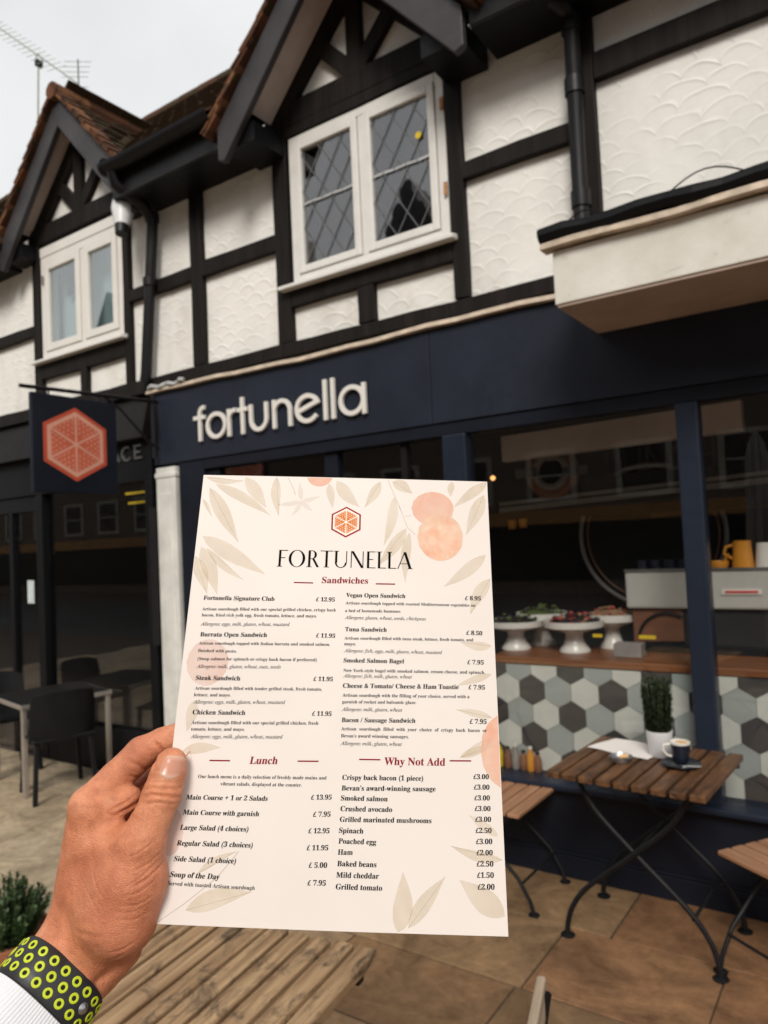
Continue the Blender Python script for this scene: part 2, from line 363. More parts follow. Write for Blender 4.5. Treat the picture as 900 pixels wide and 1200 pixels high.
TEXT=[('B', 'Fortunella Signature Club', -97.6, 54.4, -47.9, 54.1),
 ('P', '£ 12.95', -18.8, 54.2, -5.8, 54.1),
 ('R', 'Artisan sourdough filled with our special grilled chicken, crispy back', -97.7, 46.9, -4.6, 47.1),
 ('R', 'bacon, fried rich yolk egg, fresh tomato, lettuce, and mayo.', -97.6, 42.6, -17.8, 42.7),
 ('I', 'Allergens: eggs, milk, gluten, wheat, mustard', -97.8, 36.2, -36.2, 36.5),
 ('B', 'Burrata Open Sandwich', -97.3, 28.7, -51.3, 28.7),
 ('P', '£ 11.95', -17.6, 28.9, -4.6, 28.7),
 ('R', 'Artisan sourdough topped with Italian burrata and smoked salmon,', -97.5, 23.1, -7.8, 23.2),
 ('R', 'finished with pesto.', -97.6, 18.0, -71.2, 17.8),
 ('R', '(Swap salmon for spinach or crispy back bacon if preferred)', -97.4, 12.5, -16.4, 12.6),
 ('I', 'Allergens: milk, gluten, wheat, nuts, seeds', -97.7, 7.2, -40.4, 7.5),
 ('B', 'Steak Sandwich', -97.3, -0.7, -67.3, -0.8),
 ('P', '£ 11.95', -18.0, -0.4, -5.1, -0.5),
 ('R', 'Artisan sourdough filled with tender grilled steak, fresh tomato,', -97.2, -7.1, -12.1, -6.8),
 ('R', 'lettuce, and mayo.', -97.4, -11.4, -72.8, -11.4),
 ('I', 'Allergens: eggs, milk, gluten, wheat, mustard', -97.4, -16.2, -36.1, -15.7),
 ('B', 'Chicken Sandwich', -97.1, -23.1, -62.1, -23.1),
 ('P', '£ 11.95', -17.8, -22.9, -5.1, -23.0),
 ('R', 'Artisan sourdough filled with our special grilled chicken, fresh', -97.0, -29.3, -13.4, -28.7),
 ('R', 'tomato, lettuce, and mayo.', -97.0, -33.4, -61.6, -33.2),
 ('I', 'Allergens: eggs, milk, gluten, wheat, mustard', -96.9, -38.2, -36.4, -37.7),
 ('B', 'Vegan Open Sandwich', 2.0, 57.5, 43.4, 57.4),
 ('P', '£ 8.95', 85.2, 56.7, 96.2, 56.6),
 ('R', 'Artisan sourdough topped with roasted Mediterranean vegetables on', 1.9, 52.3, 92.3, 52.1),
 ('R', 'a bed of homemade hummus.', 1.8, 46.8, 40.5, 46.9),
 ('I', 'Allergens: gluten, wheat, seeds, chickpeas', 1.7, 41.9, 57.7, 41.8),
 ('B', 'Tuna Sandwich', 2.1, 33.4, 30.7, 33.4),
 ('P', '£ 8.50', 85.5, 32.4, 96.4, 32.1),
 ('R', 'Artisan sourdough filled with tuna steak, lettuce, fresh tomato, and', 1.9, 27.7, 90.2, 27.9),
 ('R', 'mayo.', 1.9, 23.7, 9.8, 23.7),
 ('I', 'Allergens: fish, eggs, milk, gluten, wheat, mustard', 1.8, 19.0, 68.6, 18.8),
 ('B', 'Smoked Salmon Bagel', 1.8, 12.2, 42.6, 12.1),
 ('P', '£ 7.95', 85.7, 12.3, 96.7, 12.2),
 ('R', 'New York-style bagel with smoked salmon, cream cheese, and spinach.', 1.9, 5.8, 97.5, 6.0),
 ('I', 'Allergens: fish, milk, gluten, wheat', 1.8, 2.1, 48.1, 2.1),
 ('B', 'Cheese & Tomato/ Cheese & Ham Toastie', 1.9, -4.7, 79.4, -4.4),
 ('P', '£ 7.95', 86.0, -4.3, 96.9, -4.4),
 ('R', 'Artisan sourdough with the filling of your choice, served with a', 1.8, -10.5, 86.5, -10.2),
 ('R', 'garnish of rocket and balsamic glaze.', 1.8, -14.8, 51.0, -14.5),
 ('I', 'Allergens: milk, gluten, wheat', 1.6, -19.7, 41.7, -19.6),
 ('B', 'Bacon / Sausage Sandwich', 1.8, -26.8, 50.3, -26.6),
 ('P', '£ 7.95', 86.2, -26.5, 97.3, -26.6),
 ('R', 'Artisan  sourdough  filled  with  your  choice  of  crispy  back  bacon  or', 1.7, -32.0, 97.4, -31.7),
 ('R', 'Bevan’s award winning sausages.', 1.7, -36.4, 46.0, -36.4),
 ('I', 'Allergens: milk, gluten, wheat', 1.5, -41.2, 41.5, -41.2),
 ('RBI', 'Lunch', -56.9, -53.6, -38.9, -53.5),
 ('R', 'Our lunch menu is a daily selection of freshly made mains and', -89.3, -62.6, -6.7, -62.4),
 ('R', 'vibrant salads, displayed at the counter.', -74.5, -66.8, -22.3, -66.9),
 ('BI', 'Main Course + 1 or 2 Salads', -95.7, -75.5, -43.7, -75.6),
 ('P', '£ 13.95', -16.0, -74.5, -3.0, -74.3),
 ('BI', 'Main Course with garnish', -96.8, -84.4, -48.5, -84.7),
 ('P', '£ 7.95', -14.2, -84.5, -3.3, -84.3),
 ('BI', 'Large Salad (4 choices)', -97.7, -93.2, -54.6, -93.7),
 ('P', '£ 12.95', -16.7, -94.1, -3.6, -93.9),
 ('BI', 'Regular Salad (3 choices)', -98.7, -102.2, -51.2, -102.8),
 ('P', '£ 11.95', -17.2, -103.8, -4.0, -103.6),
 ('BI', 'Side Salad (1 choice)', -99.5, -111.1, -60.9, -111.9),
 ('P', '£ 5.00', -15.5, -113.5, -4.3, -113.5),
 ('BI', 'Soup of the Day', -100.9, -119.9, -70.3, -120.9),
 ('P', '£ 7.95', -15.8, -123.3, -4.7, -123.3),
 ('R', 'Served with toasted Artisan sourdough', -101.7, -124.5, -47.9, -126.3),
 ('RB', 'Why Not Add', 30.1, -53.0, 69.5, -53.0),
 ('B', 'Crispy back bacon (1 piece)', 3.4, -62.4, 55.2, -62.3),
 ('P', '£3.00', 87.7, -60.8, 97.5, -60.8),
 ('B', 'Bevan’s award-winning sausage', 3.2, -68.8, 63.1, -68.5),
 ('P', '£3.00', 87.8, -67.1, 97.7, -67.1),
 ('B', 'Smoked salmon', 3.0, -74.7, 32.6, -74.9),
 ('P', '£3.00', 87.9, -73.5, 97.7, -73.5),
 ('B', 'Crushed avocado', 2.9, -81.0, 35.5, -81.1),
 ('P', '£3.00', 88.0, -79.8, 97.9, -79.8),
 ('B', 'Grilled marinated mushrooms', 2.7, -87.2, 60.3, -87.3),
 ('P', '£3.00', 88.1, -86.1, 98.0, -86.1),
 ('B', 'Spinach', 2.4, -93.6, 17.6, -93.8),
 ('P', '£2.50', 88.1, -92.6, 98.1, -92.6),
 ('B', 'Poached egg', 2.3, -99.7, 25.7, -100.0),
 ('P', '£3.00', 88.2, -99.0, 98.3, -98.9),
 ('B', 'Ham', 2.1, -106.0, 11.3, -106.0),
 ('P', '£2.00', 88.3, -105.3, 98.3, -105.3),
 ('B', 'Baked beans', 2.0, -112.4, 26.1, -112.7),
 ('P', '£2.50', 88.2, -111.6, 98.5, -111.6),
 ('B', 'Mild cheddar', 1.6, -118.7, 27.7, -119.1),
 ('P', '£1.50', 88.3, -117.9, 98.5, -117.9),
 ('B', 'Grilled tomato', 1.5, -125.2, 29.8, -125.6),
 ('P', '£2.00', 88.4, -124.4, 98.7, -124.4),
 ('RB', 'Sandwiches', -15.3, 67.3, 17.1, 67.3)]
RULES=[(-34.9,67.5,-21.3,67.3),(22.7,67.3,36.3,67.3),(-82.9,-51.8,-69.5,-51.8),(-25.7,-51.5,-12.1,-51.4),(14.0,-49.9,27.7,-49.9),(72.6,-49.9,86.6,-49.8)]
LEAVES=[(-101.3,139.0,-76.5,96.7,11.4),(-97.4,142.1,-54.3,117.3,8.2),(-104.9,147.4,-75.8,144.7,5.1),(-75.4,147.8,-58.2,123.2,10.1),(-52.2,148.1,-48.8,117.4,7.6),(-103.1,101.4,-55.3,73.1,12.0),(-98.8,92.1,-70.4,68.7,5.7),(-103.0,93.5,-88.2,58.2,11.4),(-105.3,130.0,-97.7,116.7,3.2),(-13.2,143.4,-9.7,123.9,6.3),(-107.7,86.3,-95.5,58.7,10.1),(-7.6,145.7,9.9,124.7,10.0),(24.9,145.4,13.6,124.7,8.0),(35.4,133.7,27.8,95.1,8.0),(44.2,109.0,23.8,80.3,9.3),(46.4,106.0,43.6,68.2,7.3),(33.8,145.6,48.5,136.2,9.3),(104.6,146.6,78.4,125.7,8.0),(101.3,136.2,87.3,105.1,10.6),(101.2,90.2,70.2,65.7,9.3),(103.4,72.6,88.6,46.7,9.3),(78.1,146.2,76.4,134.3,5.3),(102.9,24.8,81.2,27.3,6.6),(102.2,6.0,77.9,-2.2,5.3),(101.1,-22.5,77.6,-17.7,5.3),(100.6,-36.4,79.5,-47.8,6.6),(79.0,-47.9,102.0,-40.2,5.8),(40.1,-149.1,42.5,-114.8,12.4),(46.0,-145.6,68.7,-117.5,9.5),(104.7,-139.0,77.4,-119.2,14.6),(104.7,-107.9,72.4,-100.3,6.6),(102.6,-94.3,83.8,-81.9,5.8),(-89.1,-138.0,-49.6,-127.4,11.7),(-101.2,-46.3,-75.9,-43.9,7.3),(-83.9,-117.7,-60.8,-105.1,4.4),(-96.5,-13.7,-99.6,-34.1,8.0)]
FAINT=[(-32.8,128.8,-39.1,117.6,3.8),(-32.8,128.8,-24.1,121.5,3.8),(-32.8,129.2,-19.1,133.5,3.8),(-32.8,128.8,-50.7,126.0,4.1),(-32.9,129.5,-35.1,144.6,3.8)]
STEMS=[[(30.5, 146.3), (38.3, 127.4), (44.9, 109.8), (50.7, 104.2)], [(42.7, 118.2), (47.8, 119.0)], [(-106.1, -145.2), (-90.2, -134.5), (-71.6, -119.9), (-59.4, -105.1)], [(-43.7, 147.5), (-39.7, 140.0), (-37.6, 133.9)], [(39.8, 122.8), (39.1, 126.7)]]
FRUITS=[(63.3, 124.7, 15.3, 13.2, 'F'), (68.6, 103.0, 16.4, 18.0, 'F2'), (-20.2, 149.9, 9.6, 9.0, 'F'), (-90.4, 11.2, 14.1, 15.6, 'P'), (108.9, -43.4, 15.8, 22.8, 'F'), (-103.1, -94.6, 7.9, 13.8, 'P')]
EMB=(0.4,113.2)
TITLE=(-47.7,79.0,48.2,78.5)
CORNERS=[(-106.8, 149.3), (104.0, 146.9), (106.2, -149.6), (-108.5, -145.6)]
MENU_O=(-0.308765, 0.391221, 1.598515)
MENU_X=(0.824228, 0.563069, -0.060017)
MENU_Y=(-0.128507, 0.289221, 0.948598)
MENU_Z=(0.551484, -0.774148, 0.310742)
# ------------------------------------------------------------------ ground
F = 3.54                                                # face of the shop front
g_ = MB().box(-90, 60, -60, 40, -0.30, -0.006)
tag(obj('ground', g_, M['joint']), kind='structure')
fl = MB()
rows = [3.53, 3.07, 2.57, 2.12, 1.66, 1.20, 0.70, 0.15, -0.40, -1.0, -1.6, -2.2]
fixed = {1: [-1.235, -0.60], 2: [-1.255, -0.45]}
for i in range(len(rows)-1):
    y1, y0 = rows[i], rows[i+1]
    cuts = []
    x = -0.0
    if i in fixed:
        cuts = list(fixed[i]); x = cuts[0]
        xr = cuts[-1]
    else:
        x = 3.0; cuts = [x]; xr = 3.0
    while x > -11: x -= random.choice((0.46, 0.6, 0.68, 0.75, 0.9)); cuts.append(x)
    while xr < 3.0: xr += random.choice((0.46, 0.6, 0.75, 0.9)); cuts.append(xr)
    cuts = sorted(cuts)
    for a, b in zip(cuts[:-1], cuts[1:]):
        j = 0.005; dz = random.uniform(-0.002, 0.002)
        zz = [dz + random.uniform(-0.0015, 0.0015) for _ in range(4)]
        q = [(a+j, y0+j), (b-j, y0+j), (b-j, y1-j), (a+j, y1-j)]
        q = [(u + random.uniform(-.003, .003), v + random.uniform(-.003, .003)) for u, v in q]
        fl.add([(u, v, -0.02) for u, v in q] + [(u, v, 0.002+z) for (u, v), z in zip(q, zz)],
               [(4,5,6,7),(0,1,5,4),(1,2,6,5),(2,3,7,6),(3,0,4,7)])
tag(obj('pavement', fl, M['flag'], bevel=0.003), kind='structure')
tag(obj('road', MB().box(-90, 60, -9.0, -2.35, -0.10, -0.002), M['asphalt']), kind='structure')

# ------------------------------------------------------------------ building helpers
def holes_wall(mb, u0, u1, z0, z1, holes, y0, y1):
    us = sorted({u0, u1, *[h[0] for h in holes], *[h[1] for h in holes]}); zs = sorted({z0, z1, *[h[2] for h in holes], *[h[3] for h in holes]})
    for a, b in zip(us[:-1], us[1:]):
        for c, d in zip(zs[:-1], zs[1:]):
            m, n = (a+b)/2, (c+d)/2
            if any(h[0] < m < h[1] and h[2] < n < h[3] for h in holes): continue
            mb.box(a, b, y0, y1, c, d)
    bm = bmesh.new()
    return mb
def tiles(mb, P, a, s, length, slope, keep=None, gauge=0.105, tw=0.168, th=0.016, lift=0.022):
    P, a, s = Vector(P), Vector(a).normalized(), Vector(s).normalized(); nrm = a.cross(s).normalized()
    if nrm.z < 0: nrm = -nrm
    for i in range(int(slope/gauge)+1):
        off = (i % 2)*tw/2
        for j in range(-1, int(length/tw)+1):
            c = P + a*(j*tw+off+tw/2) + s*(i*gauge+0.08)
            if j*tw+off < -0.02 or j*tw+off+tw > length+0.09: continue
            if keep and not keep(c): continue
            l0 = lift + random.uniform(0, 0.012); l1 = random.uniform(0.0, 0.005); w = tw/2 - random.uniform(0.001, 0.004); sk = random.uniform(-.006, .006)
            lo, hi = -0.085 + random.uniform(-.006, .006), 0.085
            q = [c - a*w + s*lo + nrm*l0, c + a*w + s*(lo+sk) + nrm*(l0+random.uniform(-.004,.004)), c + a*w + s*hi + nrm*l1, c - a*w + s*hi + nrm*l1]
            mb.add(q + [p + nrm*th for p in q], [(3,2,1,0),(4,5,6,7),(0,1,5,4),(1,2,6,5),(2,3,7,6),(3,0,4,7)])
TAN = math.tan(R_(47)); COS = math.cos(R_(47))
EAVE_Y, EAVE_Z, RIDGE_Y, RIDGE_Z = 3.22, 4.44, 5.5, 6.68

def gable(B, uc, G, ztop, hs, king_u):
    """projecting gable: barge boards, soffit, tiled roof, timber-framed triangle on the wall face"""
    zt = ztop - hs*TAN
    vd = 0.225
    for sgn in (-1, 1):
        b = MB()
        poly = [(uc, G, ztop), (uc + sgn*hs, G, zt), (uc + sgn*hs, G, zt - vd + 0.02), (uc + sgn*(hs-0.05), G, zt - vd), (uc, G, ztop - vd*1.04)]
        b.prism(poly, (0, 0.045, 0)); obj('bargeboard', b, M['barge'], B, bevel=0.006)
        s = MB()                                                # sloping soffit between barge board and wall
        z0 = ztop - 0.06
        poly = [(uc, 0, z0), (uc + sgn*(hs-0.17), 0, z0 - (hs-0.17)*TAN), (uc + sgn*(hs-0.17), 0, z0 - (hs-0.17)*TAN - 0.02), (uc, 0, z0 - 0.02)]
        s.prism([(p[0], G+0.047, p[2]) for p in poly], (0, F-G-0.05, 0)); obj('soffit', s, M['mauve'], B)
        e = MB().box(*sorted((uc + sgn*(hs-0.27), uc + sgn*(hs-0.03))), G+0.05, F+0.01, zt-vd+0.085, zt-0.02)
        obj('eaves_block', e, M['blackfas'], B)
    t = MB(); yb = EAVE_Y + (ztop - EAVE_Z)/((RIDGE_Z-EAVE_Z)/(RIDGE_Y-EAVE_Y)) + 0.1
    L = hs/COS + 0.05
    for sgn in (-1, 1):
        keep = lambda c: c.z > EAVE_Z + (c.y-EAVE_Y)*(RIDGE_Z-EAVE_Z)/(RIDGE_Y-EAVE_Y) - 0.10
        tiles(t, (uc + sgn*(hs+0.03), G-0.035, zt - 0.03*TAN + 0.012), (0, 1, 0), (-sgn*COS, 0, math.sin(R_(47))), yb-G, L, keep)
    obj('roof_tiles', t, M['tile'], B)
    v = MB()                                                    # verge tiles seen edge-on in front, red clay
    for sgn in (-1, 1):
        n = int(L/0.105)
        for i in range(n+1):
            d = i*0.105; c = Vector((uc + sgn*(hs+0.02), G-0.05, zt+0.008)) + Vector((-sgn*COS, 0, math.sin(R_(47))))*d
            if (uc - c.x)*sgn > -0.01: continue
            s = Vector((-sgn*COS, 0, math.sin(R_(47)))); nn = Vector((sgn*math.sin(R_(47)), 0, COS))
            for k in range(2):
                o = nn*(0.008 + 0.02*k + random.uniform(0, .012)); a0 = c + o - s*0.075 - Vector((0, random.uniform(0.0,.014), 0)); b0 = c + o + s*0.075 - nn*0.012
                v.beam(a0 + Vector((0,.07,0)), b0 + Vector((0,.07,0)), 0.12, 0.017, nn)
    obj('verge_tiles', v, M['verge'], B)
    r = MB(); y = G - 0.05
    while y < yb - 0.1:
        r.tube([(uc, y, ztop+0.035+random.uniform(-.006,.006)), (uc, y+0.31, ztop+0.03)], 0.07, 10); y += 0.305
    obj('ridge_tiles', r, M['verge'], B, smooth=True)
    # wall triangle (render) and its timbers
    zb = 4.40; hw = 0.60; za = ztop - 0.16
    w = MB().prism([(king_u-0.80, F+0.02, zb-0.1), (king_u+0.80, F+0.02, zb-0.1), (king_u+0.80, F+0.02, za-0.80*TAN*0.9), (king_u, F+0.02, za), (king_u-0.80, F+0.02, za-0.80*TAN*0.9)], (0, 0.12, 0))
    obj('gable_wall', w, M['render'], B)
    def tb(name, p, q, w, y=F, d=0.05): obj(name, MB().beam((p[0], y, p[1]), (q[0], y, q[1]), w, d, (0,1,0)), M['timber'], B, bevel=0.006)
    zi = 5.06
    tb('tie_beam', (king_u-0.74, 4.455), (king_u+0.74, 4.455), 0.155)
    tb('king_post', (king_u, 4.50), (king_u, zi+0.05), 0.108, F-0.001)
    for s in (-1, 1):
        tb('rake_timber', (king_u+s*0.70, 4.40), (king_u+s*0.02, 4.40+0.68*1.0), 0.125, F-0.003)
        tb('diagonal_strut', (king_u+s*0.03, 4.55), (king_u+s*0.30, 4.83), 0.10, F+0.001)
    return zt

def window(B, u0, u1, z0, z1, split, mat, gmat, leaded=False, t=0.054, k=0.046, sp=0.022, head=0.0):
    y = F - 0.012
    w = thing_part('window', B)
    fr = MB()
    if head: fr.box(u0, u1, y-0.006, y+0.09, z1-head, z1); z1 -= head+0.001
    fr.box(u0, u0+t, y, y+0.09, z0, z1); fr.box(u1-t, u1, y, y+0.09, z0, z1); fr.box(u0+t, u1-t, y, y+0.09, z1-t, z1); fr.box(u0+t, u1-t, y, y+0.09, z0, z0+t)
    fr.box(split-sp, split+sp, y+0.002, y+0.09, z0+t, z1-t)
    obj('frame', fr, mat, w, bevel=0.005)
    sl = MB().prism([(u0-0.08, y-0.07, z0-0.035), (u0-0.08, y-0.07, z0-0.012), (u0-0.08, y+0.05, z0+0.012), (u0-0.08, y+0.05, z0-0.035)], (u1-u0+0.13, 0, 0))
    obj('sill', sl, mat, w, bevel=0.004)
    for a, b in ((u0+t, split-sp), (split+sp, u1-t)):
        c = MB(); g = 0.004; yy = y-0.012
        a += g; b -= g; c0, c1 = z0+t+g, z1-t-g
        c.box(a, a+k, yy, yy+0.05, c0, c1); c.box(b-k, b, yy, yy+0.05, c0, c1); c.box(a+k, b-k, yy, yy+0.05, c0, c0+k); c.box(a+k, b-k, yy, yy+0.05, c1-k, c1)
        obj('casement', c, mat, w, bevel=0.006)
        obj('pane', MB().box(a+k-0.004, b-k+0.004, yy+0.022, yy+0.027, c0+k-0.004, c1-k+0.004), gmat, w)
        if leaded:
            l = MB(); xa, xb, za, zb = a+k, b-k, c0+k, c1-k; sx = (xb-xa)/2.6; sz = sx*1.55; yq = yy+0.016
            def clip(p, q):                                      # Liang-Barsky against the pane
                d = (q[0]-p[0], q[1]-p[1]); t0, t1 = 0, 1
                for pp, qq in ((-d[0], p[0]-xa), (d[0], xb-p[0]), (-d[1], p[1]-za), (d[1], zb-p[1])):
                    if pp == 0:
                        if qq < 0: return None
                    else:
                        r = qq/pp
                        if pp < 0: t0 = max(t0, r)
                        else: t1 = min(t1, r)
                return None if t0 >= t1 else ((p[0]+d[0]*t0, p[1]+d[1]*t0), (p[0]+d[0]*t1, p[1]+d[1]*t1))
            for k2 in range(-12, 13):
                for sg in (1, -1):
                    p = (xa + k2*sx, za - 0.0); q = (p[0] + sg*sx*8, p[1] + sz*8)
                    r = clip(p, q)
                    if r: l.beam((r[0][0], yq, r[0][1]), (r[1][0], yq, r[1][1]), 0.0036, 0.005)
            obj('lead_lattice', l, M['lead'], w)
            h = MB(); zm = za + (zb-za)*0.52; n = 5
            for i in range(n):
                h.beam((xa+(xb-xa)*(i+0.04)/n, yq-0.004, zm+0.004*(i%2)), (xa+(xb-xa)*(i+0.93)/n, yq-0.004, zm+0.004*((i+1)%2)), 0.013, 0.006)
            obj('glazing_bar', h, M['leadlight'], w)
    return w
def thing_part(name, B):
    o = bpy.data.objects.new(name, None); COL.objects.link(o); o.parent = B; o.location = (0,0,0); o.location = -wpos(B); return o
def post(B, u0, u1, z0, z1, name='timber_post', y=F, d=0.05):
    o = MB(); n = 6; k = []
    pts = [(u0+random.uniform(-.004,.004), u1+random.uniform(-.004,.004), z0+(z1-z0)*i/n) for i in range(n+1)]
    vs = []
    for a, b, z in pts: vs += [(a,y-d/2,z),(b,y-d/2,z),(b,y+d/2,z),(a,y+d/2,z)]
    fs = [(3,2,1,0), tuple(n*4+i for i in range(4))]
    for i in range(n):
        for j in range(4): fs.append((i*4+j, i*4+(j+1)%4, i*4+4+(j+1)%4, i*4+4+j))
    o.add(vs, fs); return obj(name, o, M['timber'], B, bevel=0.005)
def rail(B, u0, u1, z0, z1, name='timber_rail', y=F, d=0.05):
    n = max(2, int((u1-u0)/0.25)); vs = []; fs = []
    for i in range(n+1):
        u = u0+(u1-u0)*i/n; a = z0+random.uniform(-.005,.005); b = z1+random.uniform(-.005,.005)
        vs += [(u,y-d/2,a),(u,y+d/2,a),(u,y+d/2,b),(u,y-d/2,b)]
    fs = [(0,1,2,3), tuple(n*4+i for i in range(4))]
    for i in range(n):
        for j in range(4): fs.append((i*4+j, i*4+(j+1)%4, i*4+4+(j+1)%4, i*4+4+j))
    return obj(name, MB().add(vs, fs), M['timber'], B, bevel=0.005)

BL, BR = -4.44, 3.0                                      # party line, right end
# ------------------------------------------------------------------ cafe building
B = thing('cafe_building', 'half-timbered cafe building with white scalloped render and navy shopfront', 'building', (-1.5, F, 0))
w = MB(); holes_wall(w, BL+0.004, BR, 2.88, 4.50, [(-3.01, -1.89, 3.36, 4.30)], F+0.02, F+0.14); obj('render_wall', w, M['render'], B)
sh = MB(); sh.box(BL+0.004, BR, 7.5, 7.7, 0, 4.4); sh.box(BL+0.004, BL+0.10, F+0.15, 7.5, 0, 4.4); sh.box(BR-0.1, BR, F+0.15, 7.5, 0, 4.4)
obj('side_wall', sh, M['brick'], B)
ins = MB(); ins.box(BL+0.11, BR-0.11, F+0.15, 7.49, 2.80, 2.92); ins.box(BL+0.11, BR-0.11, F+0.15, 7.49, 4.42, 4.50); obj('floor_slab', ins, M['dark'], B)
ru = MB(); ru.box(-4.2, -0.6, 5.2, 5.3, 2.93, 4.41); ru.box(-4.3, -4.2, F+0.16, 5.3, 2.93, 4.41); ru.box(-0.6, -0.5, F+0.16, 5.3, 2.93, 4.41); obj('upstairs_room_wall', ru, M['greyroom'], B)
post(B, -3.970, -3.855, 2.995, 4.40); post(B, -3.158, -3.042, 2.995, 4.45); post(B, -1.868, -1.782, 2.995, 4.45); post(B, -1.115, -1.045, 2.995, 4.42)
post(B, 0.42, 0.50, 2.995, 4.42); post(B, 1.6, 1.69, 2.995, 4.42)
post(B, -2.520, -2.405, 2.995, 3.215, 'timber_stud')
rail(B, BL+0.01, BR, 2.905, 2.99, y=F-0.004); rail(B, BL+0.01, -3.972, 3.612, 3.708); rail(B, -3.853, -3.160, 3.612, 3.722); rail(B, -3.040, -1.870, 3.215, 3.348)
rail(B, -1.780, -1.117, 3.638, 3.735); rail(B, -1.043, 0.42, 3.898, 4.036); rail(B, 0.5, 1.6, 3.9, 4.03); rail(B, -3.040, -1.870, 4.31, 4.378)
wn_ = window(B, -3.02, -1.88, 3.352, 4.305, -2.449, M['whitepaint'], M['glassup'], True)
st = MB()
for z in (3.62, 4.10): st.box(-1.897, -1.878, F-0.030, F-0.020, z-0.035, z+0.035)
obj('hinge', st, M['rust'], wn_)
obj('sticker', MB().tube([(-2.05, F-0.016, 3.985), (-2.05, F-0.0135, 3.985)], 0.020, 20), M['yellow'], wn_)
gable(B, -2.45, 3.20, 5.27, 0.87, -2.468)
# main roof
def main_roof(u0, u1, skip, parent):
    t = MB(); s = Vector((0, RIDGE_Y-EAVE_Y, RIDGE_Z-EAVE_Z)); L = s.length
    def keep(c):
        for uc, ztop, hs in skip:
            if abs(c.x-uc) < hs+0.07 and (c.z < ztop - abs(c.x-uc)*TAN - 0.03 or c.y < F): return False
        return True
    tiles(t, (u0, EAVE_Y, EAVE_Z+0.03), (1, 0, 0), s, u1-u0, L, keep)
    obj('roof_tiles', t, M['tile'], parent)
    sub = MB(); sl = (RIDGE_Z-EAVE_Z)/(RIDGE_Y-EAVE_Y); cut = sorted([u0] + [v for uc, zt_, hs in skip for v in (uc-hs+0.06, uc+hs-0.06)] + [u1])
    for i, (a, b) in enumerate(zip(cut[:-1], cut[1:])):
        ya = EAVE_Y+0.02 if i % 2 == 0 else F+0.16
        za = EAVE_Z + (ya-EAVE_Y-0.02)*sl
        sub.prism([(a, ya, za), (a, RIDGE_Y, RIDGE_Z), (a, 7.75, EAVE_Z), (a, 7.70, EAVE_Z-0.06), (a, RIDGE_Y, RIDGE_Z-0.10), (a, ya+0.06, za-0.06)], (b-a-0.001, 0, 0))
    obj('roof_deck', sub, M['tile'], parent)
    r = MB(); x = u0
    while x < u1-0.1: r.tube([(x, RIDGE_Y, RIDGE_Z+0.03+random.uniform(-.01,.01)), (min(x+0.31,u1), RIDGE_Y, RIDGE_Z+0.03)], 0.085, 10); x += 0.305
    obj('ridge_tiles', r, M['tile'], parent, smooth=True)
main_roof(BL+0.004, BR, [(-2.45, 5.27, 0.87)], B)
def eaves(parent, u0, u1):
    obj('eaves_fascia', MB().box(u0, u1, 3.235, 3.262, 4.235, 4.425), M['blackmetal'], parent, bevel=0.004)
    obj('eaves_soffit', MB().box(u0, u1, 3.262, F+0.02, 4.235, 4.26), M['blackfas'], parent)  # black colour stands in for the deep shade under the eaves
    g = MB(); n = 10; vs = []; fs = []
    for u in (u0, u1):
        for j in range(n+1):
            a = math.pi + math.pi*j/n; vs.append((u, 3.175+0.062*math.cos(a), 4.445+0.062*math.sin(a)))
        for j in range(n, -1, -1):
            a = math.pi + math.pi*j/n; vs.append((u, 3.175+0.055*math.cos(a), 4.445+0.055*math.sin(a)))
    k = 2*(n+1)
    for j in range(k): fs.append((j, (j+1)%k, k+(j+1)%k, k+j))
    for j in range(n):
        fs.append((j, j+1, k-2-j, k-1-j)); fs.append((k+j, k+j+1, 2*k-2-j, 2*k-1-j))
    g.add(vs, fs); obj('gutter', g, M['blackmetal'], parent, smooth=True)
eaves(B, BL+0.004, -3.34); eaves(B, -1.56, BR)
obj('gutter_end', MB().tube([(BL+0.002, 3.175, 4.44), (BL+0.03, 3.175, 4.44)], 0.066, 16), M['blackmetal'], B)
dp = MB().tube([(-4.36, 3.18, 4.40), (-4.36, 3.20, 4.32), (-4.30, 3.40, 4.20), (-4.31, 3.475, 4.12), (-4.33, 3.475, 3.9), (-4.435, 3.475, 3.02), (-4.45, 3.475, 2.96)], 0.042, 12)
for z, u in ((3.68, -4.36), (4.15, -4.31)): dp.tube([(u, 3.475, z-0.03), (u, 3.475, z+0.03)], 0.052, 12)
obj('downpipe', dp, M['blackmetal'], B, smooth=True)
dp = MB().tube([(-1.30, 3.18, 4.42), (-1.28, 3.19, 4.34), (-1.13, 3.42, 4.24), (-1.118, 3.455, 4.18), (-1.122, 3.455, 3.22), (-1.122, 3.44, 2.98)], 0.040, 14)
for z in (4.17, 3.86, 3.30): dp.tube([(-1.12, 3.455, z-0.04), (-1.12, 3.455, z+0.04)], 0.048, 14)
obj('downpipe', dp, M['blackmetal'], B, smooth=True)
